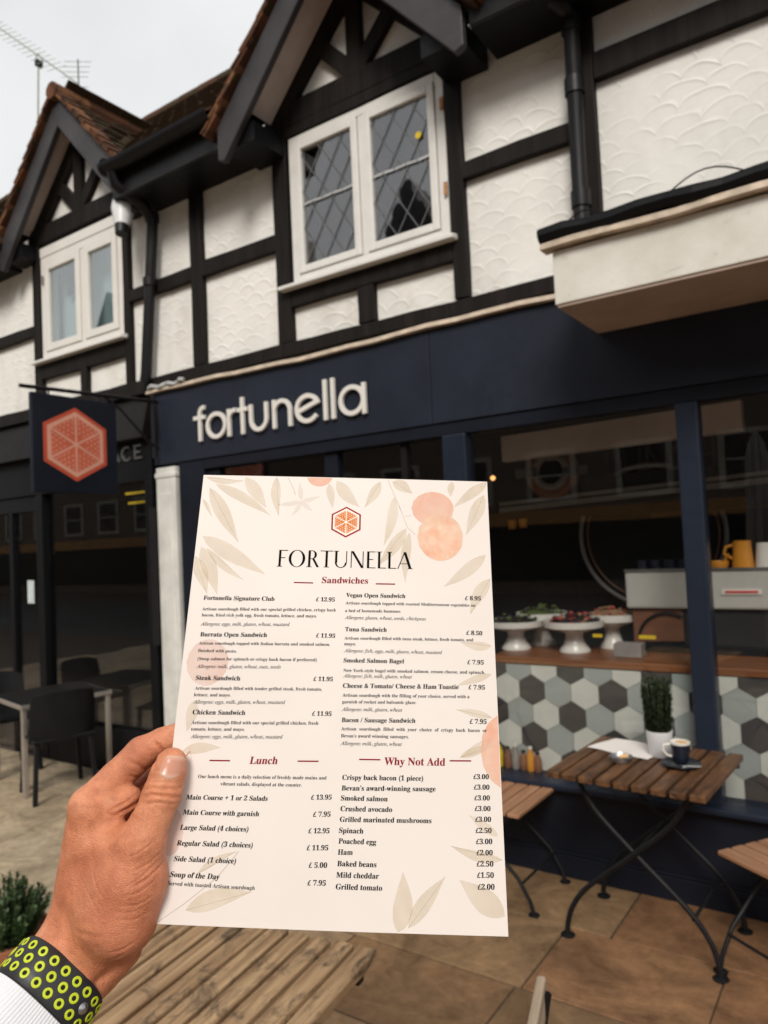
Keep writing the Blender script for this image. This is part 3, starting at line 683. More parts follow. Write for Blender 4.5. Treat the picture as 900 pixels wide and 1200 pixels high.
# fascia and its cream capping
for a, b in ((-4.43, -2.05), (-2.046, -0.30), (-0.296, BR)): obj('fascia_board', MB().box(a, b, F-0.02, F+0.14, 2.335, 2.862), M['navy'], B, bevel=0.004)
tr = MB(); n = 40; vs = []
for i in range(n+1):
    u = -4.47 + (BR+4.47)*i/n; z = 2.882 + 0.004*math.sin(i*0.55) - 0.010*math.exp(-((u+2.9)/0.7)**2) + 0.004*math.sin(i*2.1)
    vs += [(u, F-0.055, z-0.016), (u, F+0.01, z-0.016), (u, F+0.01, z+0.020), (u, F-0.045, z+0.010)]
fs = [(0,1,2,3), tuple(n*4+i for i in range(4))]
for i in range(n):
    for j in range(4): fs.append((i*4+j, i*4+(j+1)%4, i*4+4+(j+1)%4, i*4+4+j))
obj('cream_capping', tr.add(vs, fs), M['trim'], B)
# projecting flat-roofed box over the right hand window
bx = MB().box(-1.105, BR, 2.985, F-0.021, 2.665, 2.895); obj('canopy_box', bx, M['boxwhite'], B, bevel=0.004)
obj('canopy_soffit', MB().box(-1.095, BR, 2.992, F-0.022, 2.653, 2.6635), M['soffit'], B)
tr = MB(); vs = []; n = 30
for i in range(n+1):
    u = -1.145 + (BR+1.145)*i/n; z = 2.917 + 0.005*math.sin(i*1.3) + 0.003*math.sin(i*3.1)
    vs += [(u, 2.945, z-0.016), (u, 3.02, z-0.016), (u, 3.02, z+0.012), (u, 2.950, z+0.010)]
fs = [(0,1,2,3), tuple(n*4+i for i in range(4))]
for i in range(n):
    for j in range(4): fs.append((i*4+j, i*4+(j+1)%4, i*4+4+(j+1)%4, i*4+4+j))
obj('canopy_edge_trim', tr.add(vs, fs), M['trim'], B)
rf = MB().tube([(-1.15+ (BR+1.15)*i/40, 2.965 + 0.004*math.sin(i), 2.963+0.006*math.sin(i*1.7)) for i in range(41)], [0.034+0.004*math.sin(i*2.3) for i in range(41)], 10)
rf.box(-1.13, BR, 2.97, F-0.06, 2.93, 2.975); obj('canopy_roof_felt', rf, M['blackfas'], B)
wr = MB().tube([(-1.03+0.02*i, 2.955, 2.985+0.035*math.sin(math.pi*i/8)) for i in range(9)], 0.003, 6)
wr.tube([(-0.62+0.035*i, 2.955, 2.985+0.055*math.sin(math.pi*i/8)) for i in range(9)], 0.003, 6); obj('loose_cable', wr, M['blackmetal'], B)
# ground floor frame
pil = MB(); pil.box(-4.41, -4.20, F-0.03, F+0.12, 0, 2.31); pil.box(-4.42, -4.19, F-0.045, F+0.12, 0, 0.18); pil.box(-4.418, -4.192, F-0.038, F+0.12, 2.235, 2.27)
pil.box(-4.36, -4.25, F-0.036, F-0.02, 0.25, 2.12)
obj('pilaster', pil, M['pilaster'], B, bevel=0.006)
obj('pilaster_post', MB().box(-4.435, -4.40, F-0.085, F-0.047, 1.02, 2.02), M['blackmetal'], B, bevel=0.004)
obj('jamb_panel', MB().box(-4.18, -3.92, F-0.01, F+0.10, 0, 2.33), M['navydark'], B, bevel=0.006)
hd = MB().box(-3.92, BR, F-0.008, F+0.10, 2.262, 2.334); obj('window_head', hd, M['navydark'], B, bevel=0.004)
for a, b in ((-1.99, -1.845), (-0.765, -0.668), (0.62, 0.72), (2.0, 2.1)):
    obj('mullion', MB().box(a, b, F-0.03, F+0.07, 0.455 if a > -1.95 else 0.0, 2.261), M['navy2'], B, bevel=0.008)
for a, b in ((-1.845, -0.765), (-0.668, 0.62), (0.72, 2.0)):
    obj('shop_pane', MB().box(a+0.001, b-0.001, F+0.02, F+0.028, 0.465, 2.26), M['glass'], B)
stl = MB().box(-1.845, BR, F-0.02, F+0.10, 0, 0.43); stl.box(-1.844, BR, F-0.034, F-0.021, 0.0, 0.11); stl.box(-1.843, BR, F-0.030, F-0.021, 0.11, 0.125)
obj('stallriser', stl, M['navydark'], B, bevel=0.005)
obj('shop_sill', MB().box(-1.843, BR, F-0.075, F+0.12, 0.432, 0.462), M['navy2'], B, bevel=0.008)
# door bay left of the window
db = MB(); db.box(-3.92, -3.80, F+0.02, F+0.09, 0, 2.26); db.box(-2.86, -2.76, F+0.02, F+0.09, 0, 2.26); db.box(-3.80, -2.86, F+0.022, F+0.09, 1.97, 2.05)
db.box(-2.76, -1.99, F+0.022, F+0.09, 0, 0.5); obj('door_frame', db, M['navydark'], B, bevel=0.005)
dr = thing_part('door', B)
dl = MB(); dl.box(-3.795, -3.68, F+0.03, F+0.075, 0.01, 1.965); dl.box(-2.98, -2.865, F+0.03, F+0.075, 0.01, 1.965); dl.box(-3.68, -2.98, F+0.03, F+0.075, 1.84, 1.965); dl.box(-3.68, -2.98, F+0.03, F+0.075, 0.01, 0.35)
obj('door_leaf', dl, M['navydark'], dr, bevel=0.004); obj('door_pane', MB().box(-3.679, -2.981, F+0.048, F+0.054, 0.351, 1.839), M['glass'], dr)
obj('handle', MB().tube([(-3.73, F+0.03, 0.9), (-3.73, F-0.03, 0.92), (-3.73, F-0.03, 1.28), (-3.73, F+0.03, 1.30)], 0.012, 10), M['chrome'], dr, smooth=True)
obj('transom_pane', MB().box(-3.80, -2.86, F+0.05, F+0.056, 2.051, 2.26), M['glass'], B); obj('side_pane', MB().box(-2.76, -1.99, F+0.05, F+0.056, 0.501, 2.26), M['glass'], B)
obj('transom_bar', MB().box(-2.30, -2.26, F+0.03, F+0.07, 1.9, 2.26), M['darkfas'], B)
# interior shell
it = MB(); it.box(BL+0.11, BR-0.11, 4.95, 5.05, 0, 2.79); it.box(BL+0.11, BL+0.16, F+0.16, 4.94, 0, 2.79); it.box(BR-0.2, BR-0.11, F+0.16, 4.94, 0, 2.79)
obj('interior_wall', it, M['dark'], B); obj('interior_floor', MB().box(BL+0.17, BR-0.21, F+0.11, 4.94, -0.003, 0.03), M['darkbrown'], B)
obj('bulkhead', MB().prism([(-2.0, 4.30, 2.17), (-0.60, 4.30, 2.20), (-0.60, 4.30, 2.36), (-2.0, 4.30, 2.33)], (0, 0.08, 0)), M['mauve'], B)

# ------------------------------------------------------------------ the next shop in the terrace
N0 = -12.0
NB = thing('neighbouring_building', 'half-timbered next-door shop with smaller tiled gable and charcoal fascia, at left', 'building', (-6.5, F, 0))
w = MB(); holes_wall(w, N0, BL, 2.88, 4.50, [(-5.85, -4.75, 3.40, 4.30)], F+0.02, F+0.14); obj('render_wall', w, M['render'], NB)
sh = MB(); sh.box(N0, BL, 7.5, 7.7, 0, 4.4); sh.box(N0, N0+0.1, F+0.15, 7.5, 0, 4.4); obj('side_wall', sh, M['brick'], NB)
ins = MB(); ins.box(N0+0.11, BL, F+0.15, 7.49, 2.80, 2.92); ins.box(N0+0.11, BL, F+0.15, 7.49, 4.42, 4.50); obj('floor_slab', ins, M['dark'], NB)
post(NB, -5.975, -5.872, 2.995, 4.40); post(NB, -4.735, -4.665, 2.995, 4.42); post(NB, -5.318, -5.235, 2.995, 3.22, 'timber_stud'); post(NB, -7.3, -7.2, 2.995, 4.4)
rail(NB, -4.663, BL-0.004, 3.612, 3.705); rail(NB, -5.87, -4.737, 3.215, 3.372); rail(NB, -7.2, -5.977, 3.612, 3.70); rail(NB, N0, -7.3, 3.612, 3.70); rail(NB, N0, BL-0.004, 2.90, 2.99, y=F-0.004)
nw = window(NB, -5.862, -4.742, 3.375, 4.345, -5.265, M['upvc'], M['glassleft'], t=0.062, k=0.060, sp=0.026, head=0.085)
obj('blind', MB().box(-5.82, -4.78, F+0.16, F+0.17, 3.3, 4.36), M['blind'], nw)
bl = MB(); bl.prism([(u+0.14, F+0.10, z) for u, z in ((-5.80,4.20),(-5.60,4.22),(-5.585,4.16),(-5.55,4.11),(-5.62,4.07),(-5.65,3.98),(-5.72,3.94),(-5.80,3.92))], (0, 0.02, 0)); obj('torn_curtain', bl, M['dark'], nw)
obj('hinge', MB().box(-5.825, -5.81, F-0.03, F-0.02, 4.02, 4.10), M['alu'], nw)
gable(NB, -5.26, 3.34, 5.365, 0.91, -5.283)
main_roof(N0, BL, [(-5.26, 5.365, 0.91)], NB); eaves(NB, N0, -6.20)
aw = MB().prism([(N0, F-0.10, 2.545), (N0, F+0.12, 2.545), (N0, F+0.12, 2.875), (N0, F-0.02, 2.875)], (BL-0.035-N0, 0, 0)); obj('fascia_board', aw, M['darkfas'], NB, bevel=0.006)
tp = MB(); tp.box(N0, BL-0.03, F-0.06, F+0.015, 2.877, 2.898); obj('fascia_capping', tp, M['darkfas'], NB)
rb = MB().tube([(-4.43+0.035*i, F-0.05-0.01*math.sin(i*2), 2.905+0.01*math.sin(i*1.4)) for i in range(12)], 0.016, 7); obj('torn_flashing', rb, M['leadlight'], NB)
obj('lower_fascia', MB().box(N0, BL-0.03, F-0.02, F+0.12, 2.235, 2.543), M['blackfas'], NB, bevel=0.005)
nf = MB()
for a, b in ((-4.56, -4.47), (-6.03, -5.93), (-7.0, -6.9), (-8.2, -8.1)): nf.box(a, b, F-0.02, F+0.08, 0, 2.234)
nf.box(-5.93, -4.56, F-0.015, F+0.08, 0, 0.35); nf.box(-8.1, -7.0, F-0.015, F+0.08, 0, 0.35); nf.box(-6.9, -6.03, F+0.0, F+0.08, 2.10, 2.234); nf.box(-6.50, -6.44, F+0.0, F+0.08, 0, 2.10)
obj('shopfront_frame', nf, M['blackfas'], NB, bevel=0.005)
for a, b, z in ((-5.93, -4.56, 0.35), (-6.9, -6.5, 0.01), (-6.44, -6.03, 0.01), (-8.1, -7.0, 0.35)): obj('shop_pane', MB().box(a+0.001, b-0.001, F+0.03, F+0.038, z+0.001, 2.233 if z > 0.1 else 2.099), M['glass'], NB)
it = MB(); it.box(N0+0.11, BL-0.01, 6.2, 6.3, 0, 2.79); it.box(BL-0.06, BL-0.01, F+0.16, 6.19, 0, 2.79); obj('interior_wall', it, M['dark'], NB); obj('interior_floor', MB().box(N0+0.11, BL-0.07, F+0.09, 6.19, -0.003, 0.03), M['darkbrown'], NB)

# ------------------------------------------------------------------ terrace across the road (seen in the window reflections)
OB = thing('opposite_terrace', 'brown brick terrace across the road with pale sash windows, mirrored in the shop glass', 'building', (-15, -13, 0))
OY = -13.0
obj('wall', MB().box(-46, 14, OY-7, OY, 0, 8.6), M['brick'], OB)
obj('shop_board', MB().box(-46, 14, OY+0.002, OY+0.1, 2.0, 2.40), M['amber'], OB)
obj('shop_window_band', MB().box(-46, 14, OY+0.003, OY+0.06, 0.4, 1.95), M['blackfas'], OB)
obj('roof', MB().prism([(-46, OY+0.4, 8.6), (-46, OY-3.5, 11.6), (-46, OY-7.4, 8.6)], (60, 0, 0)), M['slate'], OB)
x = -45.0; k = 0
while x < 13:
    for z in (2.62, 5.6):
        wv = thing_part('window', OB)
        fr = MB(); fr.box(x, x+0.16, OY-0.06, OY+0.06, z, z+1.5); fr.box(x+1.34, x+1.5, OY-0.06, OY+0.06, z, z+1.5); fr.box(x+0.16, x+1.34, OY-0.06, OY+0.06, z, z+0.14); fr.box(x+0.16, x+1.34, OY-0.06, OY+0.06, z+1.36, z+1.5); fr.box(x+0.16, x+1.34, OY-0.06, OY+0.05, z+0.72, z+0.78)
        obj('frame', fr, M['stone'], wv); obj('pane', MB().box(x+0.16, x+1.34, OY-0.04, OY+0.02, z+0.14, z+1.36), M['darkbrown'], wv)
    if k % 3 == 0 and -37 < x < -10: obj('roof_gable', MB().prism([(x-0.6, OY+0.5, 8.7), (x+4.4, OY+0.5, 8.7), (x+1.9, OY+0.5, 13.2)], (0, -3.5, 0)), M['slate'], OB)
    if k % 4 == 1 and x < -8: obj('chimney', MB().box(x+1.5, x+2.2, OY-4, OY-3, 11.0, 14.6), M['stone'], OB)
    x += 2.6; k += 1
# ------------------------------------------------------------------ signs
def stroke(mb, pts, w, o, ex, ez, ny, t, dy=0.0):
    """flat ribbon of width w along 2-D pts, in plane (ex, ez) at origin o, extruded t along ny"""
    P = [np.array(p, float) for p in pts]; P = [p for i, p in enumerate(P) if i == 0 or np.linalg.norm(p-P[i-1]) > 1e-6]; n = len(P); L = []; Rr = []
    for i in range(n):
        d0 = P[i]-P[i-1] if i > 0 else P[1]-P[0]; d1 = P[i+1]-P[i] if i < n-1 else P[-1]-P[-2]
        d0 = d0/np.linalg.norm(d0); d1 = d1/np.linalg.norm(d1); t_ = d0+d1; t_ = t_/np.linalg.norm(t_); m = np.array([-t_[1], t_[0]])
        k = w/2/max(0.5, float(m @ np.array([-d0[1], d0[0]])))
        L.append(P[i]+m*k); Rr.append(P[i]-m*k)
    to = lambda q, e: tuple(np.array(o)+np.array(ex)*q[0]+np.array(ez)*q[1]+np.array(ny)*e)
    vs = []
    for a, b in zip(L, Rr): vs += [to(a, dy), to(b, dy), to(b, dy-t), to(a, dy-t)]
    fs = [(0,1,2,3), tuple((n-1)*4+i for i in range(4))]
    for i in range(n-1):
        for j in range(4): fs.append((i*4+j, i*4+(j+1)%4, i*4+4+(j+1)%4, i*4+4+j))
    mb.add(vs, fs)
def arc(cx, cz, rx, rz, a0, a1, n=24): return [(cx+rx*math.cos(R_(a0+(a1-a0)*i/n)), cz+rz*math.sin(R_(a0+(a1-a0)*i/n))) for i in range(n+1)]
S = thing('shop_sign', 'raised off-white lower-case fortunella lettering on the navy fascia', 'shop sign', (-3.2, F-0.05, 2.45))
zb = 2.452; XH = 0.186; W_ = 0.028
r = XH/2 - W_/2; h = W_/2
def lets():
    yield 'f', [[(-3.905, 0), (-3.905, 0.185)] + arc(-3.862, 0.190, 0.043, 0.043, 180, 75, 8), [(-3.965, 0.165), (-3.850, 0.165)]]
    yield 'o', [arc(-3.742, XH/2, 0.086, r, 0, 360, 36)]
    yield 'r', [[(-3.618, 0), (-3.618, XH)], arc(-3.560, XH-h-0.062, 0.058, 0.062, 180, 78, 10)]
    yield 't', [[(-3.490, 0), (-3.490, 0.248)], [(-3.535, 0.165), (-3.440, 0.165)]]
    yield 'u', [[(-3.412, XH), (-3.412, 0.083)] + arc(-3.343, 0.083, 0.069, 0.083-h, 180, 360, 16) + [(-3.274, 0.083), (-3.274, XH)]]
    yield 'n', [[(-3.205, 0), (-3.205, XH)], arc(-3.137, XH-0.083, 0.068, 0.083-h, 180, 0, 16) + [(-3.069, XH-0.083), (-3.069, 0)]]
    yield 'e', [[(-3.005, 0.080), (-2.852, 0.125)], arc(-2.925, XH/2, 0.088, r, 14, 322, 30)]
    yield 'l', [[(-2.782, 0), (-2.782, 0.250)]]
    yield 'l', [[(-2.722, 0), (-2.722, 0.250)]]
    yield 'a', [arc(-2.580, XH/2, 0.084, r, 0, 360, 36), [(-2.490, 0), (-2.490, XH)]]
for nm, ss in lets():
    mb = MB()
    for i, p in enumerate(ss): stroke(mb, p, W_, (0, F-0.045, zb), (1,0,0), (0,0,1), (0,-1,0), 0.02, 0.004+0.0012*i)
    obj('letter', mb, M['letters'], S, bevel=0.0015)
for u in (-3.905, -3.742, -3.618, -3.49, -3.343, -3.205, -2.95, -2.782, -2.722, -2.49): obj('standoff', MB().tube([(u, F-0.03, zb+0.05), (u, F-0.02, zb+0.05)], 0.006, 8), M['blackmetal'], S)

S2 = thing('shop_lettering', 'silver hand-drawn capitals ACE on the black board beside the hexagon sign', 'lettering', (-4.75, F-0.03, 2.4))
def ace():
    yield [[(-4.955, 0), (-4.90, 0.10), (-4.845, 0)], [(-4.935, 0.035), (-4.862, 0.035)]]
    yield [arc(-4.745, 0.05, 0.055, 0.05, 55, 315, 20)]
    yield [[(-4.645, 0), (-4.645, 0.102)], [(-4.65, 0.006), (-4.565, 0.006)], [(-4.65, 0.05), (-4.58, 0.05)], [(-4.65, 0.098), (-4.565, 0.098)]]
for ss in ace():
    mb = MB()
    for i, p in enumerate(ss): stroke(mb, p, 0.013, (0, F-0.021, 2.405), (1,0,0), (0,0,1), (0,-1,0), 0.012, 0.012+0.001*i)
    obj('letter', mb, M['chrome'], S2)

def hexpts(Rd, rot=30): return [(Rd*math.cos(R_(60*i+rot)), Rd*math.sin(R_(60*i+rot))) for i in range(6)]
def inset_tri(a, b, c, d):
    """shrink triangle by d on every side"""
    P = [np.array(p, float) for p in (a, b, c)]; la = [np.linalg.norm(P[1]-P[2]), np.linalg.norm(P[2]-P[0]), np.linalg.norm(P[0]-P[1])]
    I = (la[0]*P[0]+la[1]*P[1]+la[2]*P[2])/sum(la); area = abs(np.cross(P[1]-P[0], P[2]-P[0]))/2; rr = 2*area/sum(la); k = 1-d/rr
    return [tuple(I+(p-I)*k) for p in P]
def emblem(Rd):
    """list of (layer, colour, polygon): citrus slice in a hexagon"""
    out = [(0, 'border', hexpts(Rd)), (1, 'cream', hexpts(Rd*0.885))]
    H = hexpts(Rd*0.80)
    for i in range(6):
        tri = inset_tri((0,0), H[i], H[(i+1)%6], Rd*0.028); out.append((2, 'seg', tri))
        A, B_, C_ = [np.array(p) for p in tri]
        for row, cnt in ((0.42, 2), (0.60, 3), (0.78, 4), (0.92, 5)):
            for j in range(cnt):
                t = (j+0.5)/cnt; c = A + (B_-A)*row*(1-t) + (C_-A)*row*t; ax = (B_+C_)/2-A; ax = ax/np.linalg.norm(ax); sx = np.array([-ax[1], ax[0]])
                l, wd = Rd*0.048, Rd*0.022
                out.append((3, 'cream', [tuple(c-ax*l*0.8), tuple(c+sx*wd), tuple(c+ax*l), tuple(c-sx*wd)]))
    return out
HS = thing('hanging_sign', 'square navy hanging sign with red hexagonal citrus slice, on a black wall bracket', 'hanging sign', (-4.37, F, 2.1))
UB = -4.37
obj('board', MB().box(UB-0.018, UB+0.018, 2.535, 3.145, 2.105, 2.735), M['navydark'], HS, bevel=0.004)
ecol = {'border': plain('sign_red', (0.50,0.075,0.035,1), 0.5, 0.08, 8, 0.03), 'cream': plain('sign_pink', (0.66,0.33,0.235,1), 0.5, 0.06, 8, 0.03), 'seg': plain('sign_orange', (0.55,0.115,0.058,1), 0.5, 0.08, 8, 0.03)}
parts = {'border': MB(), 'cream': MB(), 'seg': MB()}
for lay, c, poly in emblem(0.262):
    parts[c].prism([(UB+0.0185+0.0008*lay, 2.832+x, 2.424+z*0.93) for x, z in poly], (0.0012, 0, 0))
for k, nm in (('border', 'emblem_border'), ('cream', 'emblem_pith'), ('seg', 'emblem_segments')): obj(nm, parts[k], ecol[k], HS)
br = MB(); br.tube([(UB, F-0.03, 2.800), (UB, 2.47, 2.765)], 0.013, 10); br.tube([(UB, F-0.03, 2.45), (UB, 3.42, 2.50), (UB, 3.20, 2.70), (UB, 3.06, 2.785)], 0.009, 8)
br.box(UB-0.02, UB+0.02, F-0.075, F-0.062, 2.38, 2.84)
for y in (2.66, 3.02): br.tube([(UB, y, 2.735), (UB, y, 2.775)], 0.006, 6)
obj('bracket', br, M['blackmetal'], HS, smooth=True)

# ------------------------------------------------------------------ aerial, camera
A = thing('tv_aerial', 'thin yagi television aerial on a mast above the smaller gable', 'aerial', (-7.47, 4.5, 6.3))
obj('mast', MB().tube([(-7.50, 4.5, 5.6), (-7.41, 4.5, 7.16)], 0.010, 8), M['galv'], A)
bo = MB(); P0, P1 = Vector((-8.35, 4.42, 8.05)), Vector((-6.80, 4.58, 6.71)); bo.tube([P0, P1], 0.008, 8); obj('boom', bo, M['galv'], A)
el = MB(); d = (P1-P0).normalized(); sd = Vector((0.35, 0.9, 0.25)); sd = (sd-d*sd.dot(d)).normalized(); q = d.cross(sd)
for i in range(15):
    c = P0.lerp(P1, 0.05+i*0.052); L = 0.11; el.tube([c-sd*L-q*0.03, c+sd*L+q*0.03], 0.003, 6)
for s_ in (-1, 1):
    for k in range(4): c = P1.lerp(P0, 0.03)+q*s_*(0.05+0.055*k)+d*(0.02*k); el.tube([c-sd*0.15, c+sd*0.15], 0.003, 6)
el.tube([P1+q*0.24, P1-q*0.24], 0.007, 6)
el.torus(P0.lerp(P1, 0.60)-q*0.05, 0.07, 0.006, sd, 16, 6)
obj('element', el, M['galv'], A)
obj('clamp', MB().box(-7.435, -7.385, 4.47, 4.53, 7.12, 7.18), M['blackmetal'], A)
CA = thing('security_camera', 'white security camera with black lens hood under the end of the smaller gable', 'camera', (-4.45, F, 4.15))
cb = MB().tube([(-4.47, 3.36, 4.27), (-4.455, 3.33, 4.20), (-4.43, 3.30, 4.06)], [0.085, 0.082, 0.050], 16); obj('housing', cb, M['camwhite'], CA, smooth=True)
obj('lens_hood', MB().tube([(-4.43, 3.30, 4.065), (-4.422, 3.288, 4.00)], [0.052, 0.045], 16), M['blackmetal'], CA, smooth=True)
obj('wall_arm', MB().tube([(-4.47, 3.38, 4.26), (-4.50, F+0.02, 4.28)], 0.02, 8), M['camwhite'], CA)

# ------------------------------------------------------------------ cafe interior
CT = thing('serving_counter', 'long serving counter with hexagonal tile front and brown wooden top inside the window', 'counter', (-1.2, 3.9, 0))
ct = MB(); vs = []; n = 60
ct.box(-1.84, BR-0.3, 3.655, 4.16, 1.008, 1.044); obj('counter_top', ct, M['counterwood'], CT, bevel=0.006)
obj('counter_body', MB().box(-1.83, BR-0.31, 3.668, 4.10, 0.03, 1.006), M['grout'], CT)
hx = MB(); Wd, Hr = 0.1432, 0.124; Rh = Wd/math.sqrt(3) - 0.0012
def cliphex(poly, u0, u1, z0, z1):
    for ax, lim, sg in ((0,u0,1),(0,u1,-1),(1,z0,1),(1,z1,-1)):
        o = []
        for i in range(len(poly)):
            a, b = poly[i-1], poly[i]; fa, fb = (a[ax]-lim)*sg, (b[ax]-lim)*sg
            if fb >= 0:
                if fa < 0: t = fa/(fa-fb); o.append((a[0]+(b[0]-a[0])*t, a[1]+(b[1]-a[1])*t))
                o.append(b)
            elif fa >= 0: t = fa/(fa-fb); o.append((a[0]+(b[0]-a[0])*t, a[1]+(b[1]-a[1])*t))
        poly = o
        if len(poly) < 3: return None
    return poly
for rw in range(-6, 3):
    for cc in range(-3, 32):
        u = -1.602 + (cc + (rw % 2)*0.5)*Wd; z = 0.874 + rw*Hr
        # three colours, repeating every three tiles along a row; shifted by 1.5 tiles from row to row
        k = (2*cc + (3 if rw % 2 else 0) - 0) // 2
        kk = (cc + (2 if rw % 2 else 0)) % 3
        p = cliphex([(u+x, z+y) for x, y in hexpts(Rh)], -1.82, BR-0.35, 0.04, 1.003)
        if p: hx.prism([(x, 3.660+random.uniform(-.0006,.0006), y) for x, y in p], (0, 0.006, 0), kk)
obj('tile_front', hx, [M['hexd'], M['hexl'], M['hexw']], CT)
def stand(x, y, r, h, lab):
    o = thing('cake_stand', lab, 'cake stand', (x, y, 1.044), 'white footed stands on the counter')
    p = [(0.0,0.0),(r*0.50,0.0),(r*0.50,0.012),(r*0.36,0.04),(r*0.28,h*0.45),(r*0.30,h*0.60),(r*0.75,h*0.72),(r*0.98,h*0.80),(r,h),(r*0.97,h),(r*0.93,h*0.86),(0,h*0.84)]
    obj('bowl', MB().lathe(p, (x, y, 1.044), 40), M['china'], o, smooth=True); return o
def salad(x, y, r, z, lab, cols, k=70):
    mb = MB()
    for i in range(k):
        a = random.uniform(0, 6.283); q = r*math.sqrt(random.random()); hh = 0.055*(1-(q/r)**2)
        s = random.uniform(0.009, 0.02); mb.sphere((x+q*math.cos(a), y+q*math.sin(a), z+hh*random.random()+0.006), s, s*random.uniform(.5,1), s*random.uniform(.4,.8), 7, 5, random.randrange(len(cols)))
    mb.lathe([(r*0.95,0),(r*0.7,0.025),(0,0.04)], (x, y, z-0.004), 24, 0)
    tag(obj('salad', mb, cols, smooth=True), lab, 'salad', 'salads on the white stands')
S3 = plain('beetroot_red', (0.30,0.045,0.04,1), 0.4, 0.3, 30); S4 = plain('salad_green', (0.075,0.10,0.025,1), 0.5, 0.3, 30); S5 = plain('walnut_brown', (0.28,0.17,0.09,1), 0.5, 0.3, 30); S6 = plain('olive_dark', (0.03,0.022,0.02,1), 0.4, 0.3, 30)
stand(-1.452, 3.93, 0.165, 0.172, 'large white footed stand at the counter front heaped with red beetroot salad'); salad(-1.452, 3.93, 0.15, 1.20, 'red beetroot salad heaped on the front white stand', [S6, S3, S3, S5])
stand(-1.80, 3.93, 0.165, 0.165, 'white footed stand of dark salad, beside the edge of the held menu'); salad(-1.80, 3.93, 0.145, 1.193, 'dark leaf salad on the stand beside the held menu', [S6, S4, S6], 40)
stand(-1.72, 4.03 + 0.10, 0.15, 0.19, 'smaller white stand of green leaves set behind two others'); salad(-1.72, 4.13, 0.135, 1.22, 'green leaves on the rear white stand', [S4, S4, S6], 60)
stand(-1.30, 4.12, 0.14, 0.19, 'dim white stand of brown nut salad behind the beetroot'); salad(-1.30, 4.12, 0.125, 1.222, 'brown nut salad behind the beetroot', [S5, S5, S3], 60)
bx = MB().box(-1.20, -1.06, 3.80, 3.88, 1.046, 1.115); tag(obj('label_stack', bx, M['railgrey'], bevel=0.003), 'small grey stack of takeaway tubs on the wooden counter', 'tubs')
CM = thing('coffee_machine', 'large pale coffee machine with copper lower panel on the counter behind the mullion', 'coffee machine', (-0.85, 4.0, 1.044))
cm = MB(); cm.box(-1.18, -0.30, 4.0, 4.16, 1.275, 1.476); obj('body', cm, M['machine'], CM, bevel=0.012)
obj('lower_panel', MB().prism([(-1.16, 4.03, 1.09), (-0.90, 4.03, 1.10), (-0.90, 4.03, 1.274), (-1.16, 4.03, 1.274)], (0, 0.12, 0)), M['copper'], CM, bevel=0.01)
obj('base', MB().box(-1.12, -0.34, 4.01, 4.15, 1.046, 1.088), M['blackfas'], CM, bevel=0.005); obj('side_panel', MB().box(-0.899, -0.31, 4.03, 4.15, 1.09, 1.274), M['dark'], CM)
tb_ = MB().tube([(-0.98+0.15*math.cos(R_(a)), 4.02, 1.10+0.15*math.sin(R_(a))) for a in range(60, 175, 10)], 0.008, 8); obj('steam_wand', tb_, M['blackmetal'], CM, smooth=True)
obj('badge', MB().box(-0.70, -0.52, 3.992, 3.998, 1.350, 1.378), M['china'], CM); obj('badge_bar', MB().box(-0.685, -0.535, 3.988, 3.9915, 1.359, 1.370), M['red'], CM)
obj('cup_rail', MB().box(-1.18, -0.30, 3.995, 4.0, 1.468, 1.484), M['chrome'], CM)
cu = [(-1.10,0.035),(-1.03,0.033),(-0.96,0.036),(-0.89,0.034),(-0.82,0.035)]
for i, (x, r_) in enumerate(cu):
    tag(obj('espresso_cup', MB().lathe([(r_*0.55,0),(r_*0.8,0.02),(r_,0.05),(r_*0.92,0.05),(r_*0.7,0.01),(0,0.008)], (x, 4.07, 1.4765), 20), M['navychina'], smooth=True), 'dark espresso cup in the row on top of the coffee machine', 'cup', 'dark cups on the coffee machine')
J = thing('jug', 'tall mustard-yellow jug with a handle on top of the coffee machine', 'jug', (-0.605, 4.07, 1.4765))
obj('jug_body', MB().lathe([(0.050,0),(0.052,0.01),(0.046,0.07),(0.042,0.125),(0.044,0.138),(0.039,0.138),(0.036,0.02),(0,0.015)], (-0.605, 4.07, 1.4765), 28), M['orange'], J, smooth=True)
obj('handle', MB().tube([(-0.645,4.07,1.595),(-0.682,4.07,1.585),(-0.690,4.07,1.55),(-0.652,4.07,1.525)], 0.008, 8), M['orange'], J, smooth=True)
J2 = thing('sugar_bowl', 'squat orange bowl beside the yellow jug', 'bowl', (-0.715, 4.07, 1.4765))
obj('bowl', MB().lathe([(0.03,0),(0.044,0.015),(0.046,0.04),(0.04,0.04),(0.03,0.012),(0,0.01)], (-0.715, 4.07, 1.4765), 24), M['orange'], J2, smooth=True); obj('spoon', MB().tube([(-0.70,4.06,1.50),(-0.665,4.04,1.55)], 0.006, 6), M['orange'], J2)
tag(obj('paper_cup', MB().lathe([(0.052,0),(0.040,0.125),(0.037,0.125),(0.046,0.01),(0,0.008)], (-0.500, 4.07, 1.4765), 28), M['china'], smooth=True), 'upturned white paper cup stack right of the yellow jug', 'cup')
SR = thing('wall_shelf', 'pale double rail shelf across the back wall above the counter', 'shelf', (-1.4, 4.6, 1.85))
for zo, hh in ((0.035, 0.022), (-0.012, 0.032)): obj('rail', MB().prism([(-2.18, 4.60, 1.868+zo), (-0.30, 4.60, 1.945+zo), (-0.30, 4.60, 1.945+zo+hh), (-2.18, 4.60, 1.868+zo+hh)], (0, 0.06, 0)), M['railgrey'], SR)
obj('shelf_back', MB().box(-2.2, -0.3, 4.665, 4.69, 1.80, 2.05), M['dark'], SR)
